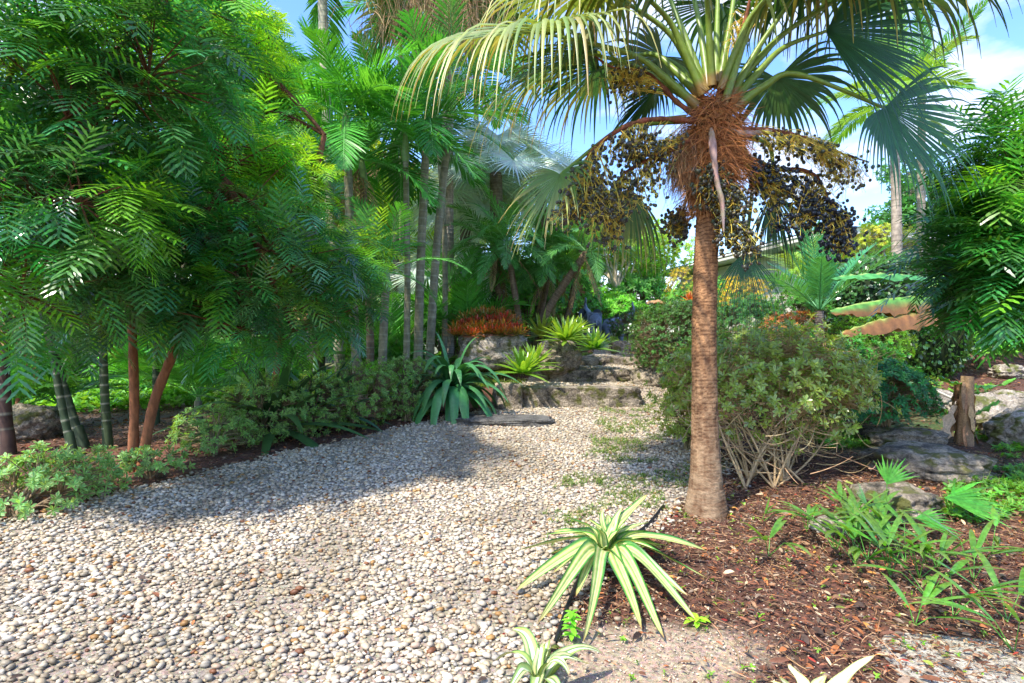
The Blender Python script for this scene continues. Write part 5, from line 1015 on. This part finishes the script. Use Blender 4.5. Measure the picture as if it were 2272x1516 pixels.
# young palm on the right
b = P(1822, 745, 9.2); b[2] = float(H(b[0], b[1])); 
feather_palm('young_feather_palm', 'young feather palm with stiff upswept fronds in front of the house', b, P(1818, 690, 9.2), 'palm tree', None, (.08, .065), None, 14, 1.55, 0, (.05, .20, .07), el=(.35, 1.4), ll=.24, lw=.009, nl=40, rb=.7, lb=.02, barkc=(.16, .12, .10), ring=.05)
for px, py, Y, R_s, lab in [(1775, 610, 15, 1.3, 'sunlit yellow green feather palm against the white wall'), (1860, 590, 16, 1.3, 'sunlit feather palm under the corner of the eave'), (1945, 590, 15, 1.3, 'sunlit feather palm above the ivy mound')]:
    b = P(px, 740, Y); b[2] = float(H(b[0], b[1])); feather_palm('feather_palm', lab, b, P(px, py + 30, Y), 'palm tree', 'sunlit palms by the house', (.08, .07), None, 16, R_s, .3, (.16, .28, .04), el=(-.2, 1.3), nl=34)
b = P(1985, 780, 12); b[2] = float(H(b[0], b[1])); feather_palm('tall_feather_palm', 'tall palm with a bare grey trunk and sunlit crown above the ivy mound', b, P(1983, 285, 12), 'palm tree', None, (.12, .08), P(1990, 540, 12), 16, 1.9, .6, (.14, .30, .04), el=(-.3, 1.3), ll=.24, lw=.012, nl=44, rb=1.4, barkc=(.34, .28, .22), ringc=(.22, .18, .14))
b = P(2042, 780, 12.5); b[2] = float(H(b[0], b[1])); feather_palm('tall_feather_palm', 'second bare trunked palm right next to the tall one, upswept stiff fronds', b, P(2045, 230, 12.5), 'palm tree', None, (.10, .07), None, 11, 1.5, .5, (.08, .24, .05), el=(.5, 1.3), ll=.2, lw=.009, nl=40, rb=.5, lb=.02, barkc=(.36, .3, .22))
# another fan palm high over the path (skirt of dead leaves)
b = P(1000, 800, 8.6); b[2] = float(H(b[0], b[1]))
fan_palm('skirted_fan_palm', 'tall pale trunked fan palm with its crown above the frame', gz(-1.4, 12.6), P(992, -60, 12.6), .125, 20, 1.3, 1.4, (.05, .14, .04), (.2, .2, .07), barkc=(.30, .25, .20), b1=.25, ns=30)
o = thing('vine_tangle', 'brown thready tangle of dead flower stalks and vines hanging in the canopy', 'vine', P(960, 60, 10.6)); mb = MB(); n = 1600; p = P(970, 20, 10.6) + rng.standard_normal((n, 3)) * A(.55, .4, .35); D = rng.standard_normal((n, 3)) * .5 - UP; ribbons(mb, p, D, rng.standard_normal((n, 3)), U(.3, .9, n), .006, 6, U(-.1, .2, (6, n)), prof(6, 'lin'), jc((.22, .15, .08), n, .5)); mb.build('threads', M_dry, o)

# ================================================================== background trees and shrubs
def broad(name, label, base, h, r, n, col, group, tc=(.22, .19, .15), nb=9, ll=.12, seed=0, cz=.66):
    o = thing(name, label, 'tree', base, group); base = A(*base); mw = MB(); ml = MB(); cen = base + A(0, 0, h * cz); hubs, _ = shell(cen, (r * .75, r * .75, h * .26), nb, .3); fork = base + A(U(-.2, .2), 0, h * .3)
    tubes(mw, spline([base - A(0, 0, .2), (base + fork) / 2 + A(.05, 0, 0), fork], 10), np.linspace(.035 * h, .022 * h, 10) * .7, 9, A(*tc)); Ts = []; Ds = []
    for hb in hubs:
        t, d = shell(hb, (r * .45, r * .45, h * .15), n // nb, .55); t += .1 * r * fbm(t, 2, 5)[:, None]; Ts.append(t); Ds.append(d)
    T = np.concatenate(Ts); D_ = np.concatenate(Ds); sub = T[rng.choice(len(T), min(160, len(T)), replace=False)]; woods(mw, fork, hubs, sub, .016 * h * .7, .02, .006, A(*tc), m=5, wob=.2); mw.build('trunk', M_bark, o)
    T = T[T[:, 2] > base[2] + .2]; whorls(ml, T, D_[:len(T)] + UP * .6, 6, ll, ll * .26, (-.2, .8), jc(col, len(T), .35, .2), n=2, k=2, pf='oval'); ml.build('crown', M_leafs, o); return o
G_T = 'trees closing the view behind the garden'
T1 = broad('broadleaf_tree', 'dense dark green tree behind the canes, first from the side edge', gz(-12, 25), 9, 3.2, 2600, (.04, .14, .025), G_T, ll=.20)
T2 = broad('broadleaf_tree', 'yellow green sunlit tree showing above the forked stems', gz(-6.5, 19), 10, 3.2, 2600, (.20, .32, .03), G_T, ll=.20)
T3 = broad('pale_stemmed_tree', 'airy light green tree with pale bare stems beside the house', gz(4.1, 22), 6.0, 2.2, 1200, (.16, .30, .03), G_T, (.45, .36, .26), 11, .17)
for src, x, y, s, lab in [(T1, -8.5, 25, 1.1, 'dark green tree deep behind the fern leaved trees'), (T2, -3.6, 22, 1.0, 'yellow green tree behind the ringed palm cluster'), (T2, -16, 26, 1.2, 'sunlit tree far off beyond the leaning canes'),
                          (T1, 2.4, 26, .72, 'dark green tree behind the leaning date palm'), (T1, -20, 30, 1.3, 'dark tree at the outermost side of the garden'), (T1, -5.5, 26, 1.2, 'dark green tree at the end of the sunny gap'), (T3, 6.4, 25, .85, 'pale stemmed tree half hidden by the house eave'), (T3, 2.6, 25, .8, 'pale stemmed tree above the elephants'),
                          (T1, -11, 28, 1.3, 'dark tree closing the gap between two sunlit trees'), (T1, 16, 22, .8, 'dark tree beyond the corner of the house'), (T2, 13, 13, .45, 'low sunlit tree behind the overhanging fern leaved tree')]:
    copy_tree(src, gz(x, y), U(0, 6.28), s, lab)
G_U = 'undergrowth shrubs'
LIM = dict(nl=8, ll=.09, lw=.02, col=(.13, .36, .03), n=2, k=2, el=(-.1, .8)); b = gz(-4.2, 9.8)
U1 = shrub('garden_shrub', 'lime green round shrub glowing behind the strap leaved plants', b, b + A(0, 0, .45), (.8, .7, .45), 500, 9, LIM, G_U, 'shrub', .7)
b = gz(-2.6, 11.5); U2 = shrub('garden_shrub', 'mid green shrub between the ringed palm trunks', b, b + A(0, 0, .6), (.9, .7, .6), 550, 9, dict(LIM, col=(.07, .22, .03)), G_U, 'shrub', .7)
for src, x, y, s, lab in [(U2, -6.2, 12, 1.2, 'mid green shrub beyond the lime one'), (U1, -8.2, 13, 1.3, 'lime green shrub far off under the far palms'), (U2, -1.4, 13.2, 1.2, 'mid green shrub behind the big pale boulder'), (U2, -4.3, 14.5, 1.6, 'large mid green shrub closing the sunny gap'), (U1, -2.2, 9.6, .7, 'small lime green shrub under the palm cluster'), (U2, .4, 15.5, 1.5, 'shrub behind the date palm trunks'),
                          (U2, 1.6, 19, 1.8, 'shrub behind the elephant seen from behind'), (U1, 3.6, 19.5, 1.6, 'lime green shrub behind the elephant with the raised trunk'), (U2, -10, 15, 1.8, 'big shrub at the far side of the pale path'), (U2, 5.4, 16.5, 1.5, 'shrub between the clipped bushes and the house'), (U1, -.6, 16.5, 1.5, 'lime green shrub under the silver palms'), (U2, -7.0, 17, 2.0, 'wide shrub under the yellow green tree'), (U2, 8.6, 14.2, 1.5, 'shrub under the house corner'), (U2, 11, 12, 1.6, 'shrub behind the mulch slope'), (U1, 9.2, 11.2, 1.0, 'lime shrub at the top of the mulch slope'), (U2, 10.2, 15, 1.9, 'tall shrub in front of the house end'), (U2, .2, 21, 2.6, 'big shrub far behind the leaning date palm'), (U1, 2.6, 23, 2.4, 'big lime shrub far behind the elephants'), (U2, -2.4, 20, 2.6, 'big shrub far behind the silver palms'), (U2, 5.0, 23, 2.2, 'big shrub under the pale stemmed tree'), (U1, -5.2, 18.5, 2.2, 'big lime shrub in the sunny gap'), (U2, -8.4, 19.5, 2.6, 'wide dark shrub far beyond the forked stems'), (U1, -12.5, 18, 2.4, 'big lime shrub at the far end of the pale path'), (U2, 7.0, 19, 1.7, 'shrub along the house wall')]:
    copy_tree(src, gz(x, y), U(0, 6.28), s, lab)
def treeline():
    ml = MB(); n = 42000; x = U(-60, 3.5, n); y = U(31, 39, n); top = 5.2 + 1.6 * fbm(np.stack([x * .25, y * 0, 0 * x], 1), 4, 90) - 1.2 * sm(x, -2, 3); z = 1.2 + (top - 1.2) * U(0, 1, n) ** .8; D = rng.standard_normal((n, 3)) + UP * .3
    ribbons(ml, np.stack([x, y, z], 1), D, np.cross(D, rng.standard_normal((n, 3))), U(.3, .6, n), U(.08, .15, n), 2, .1, np.array([.4, 1, .05]), jc((.05, .14, .025), n, .5, .25)); tag(ml.build('treeline', M_leafs), 'far off green woodland mass closing the garden', None, kind='stuff')
treeline()
print('DONE verts', sum(len(o.data.vertices) for o in SC.objects if o.type == 'MESH'))
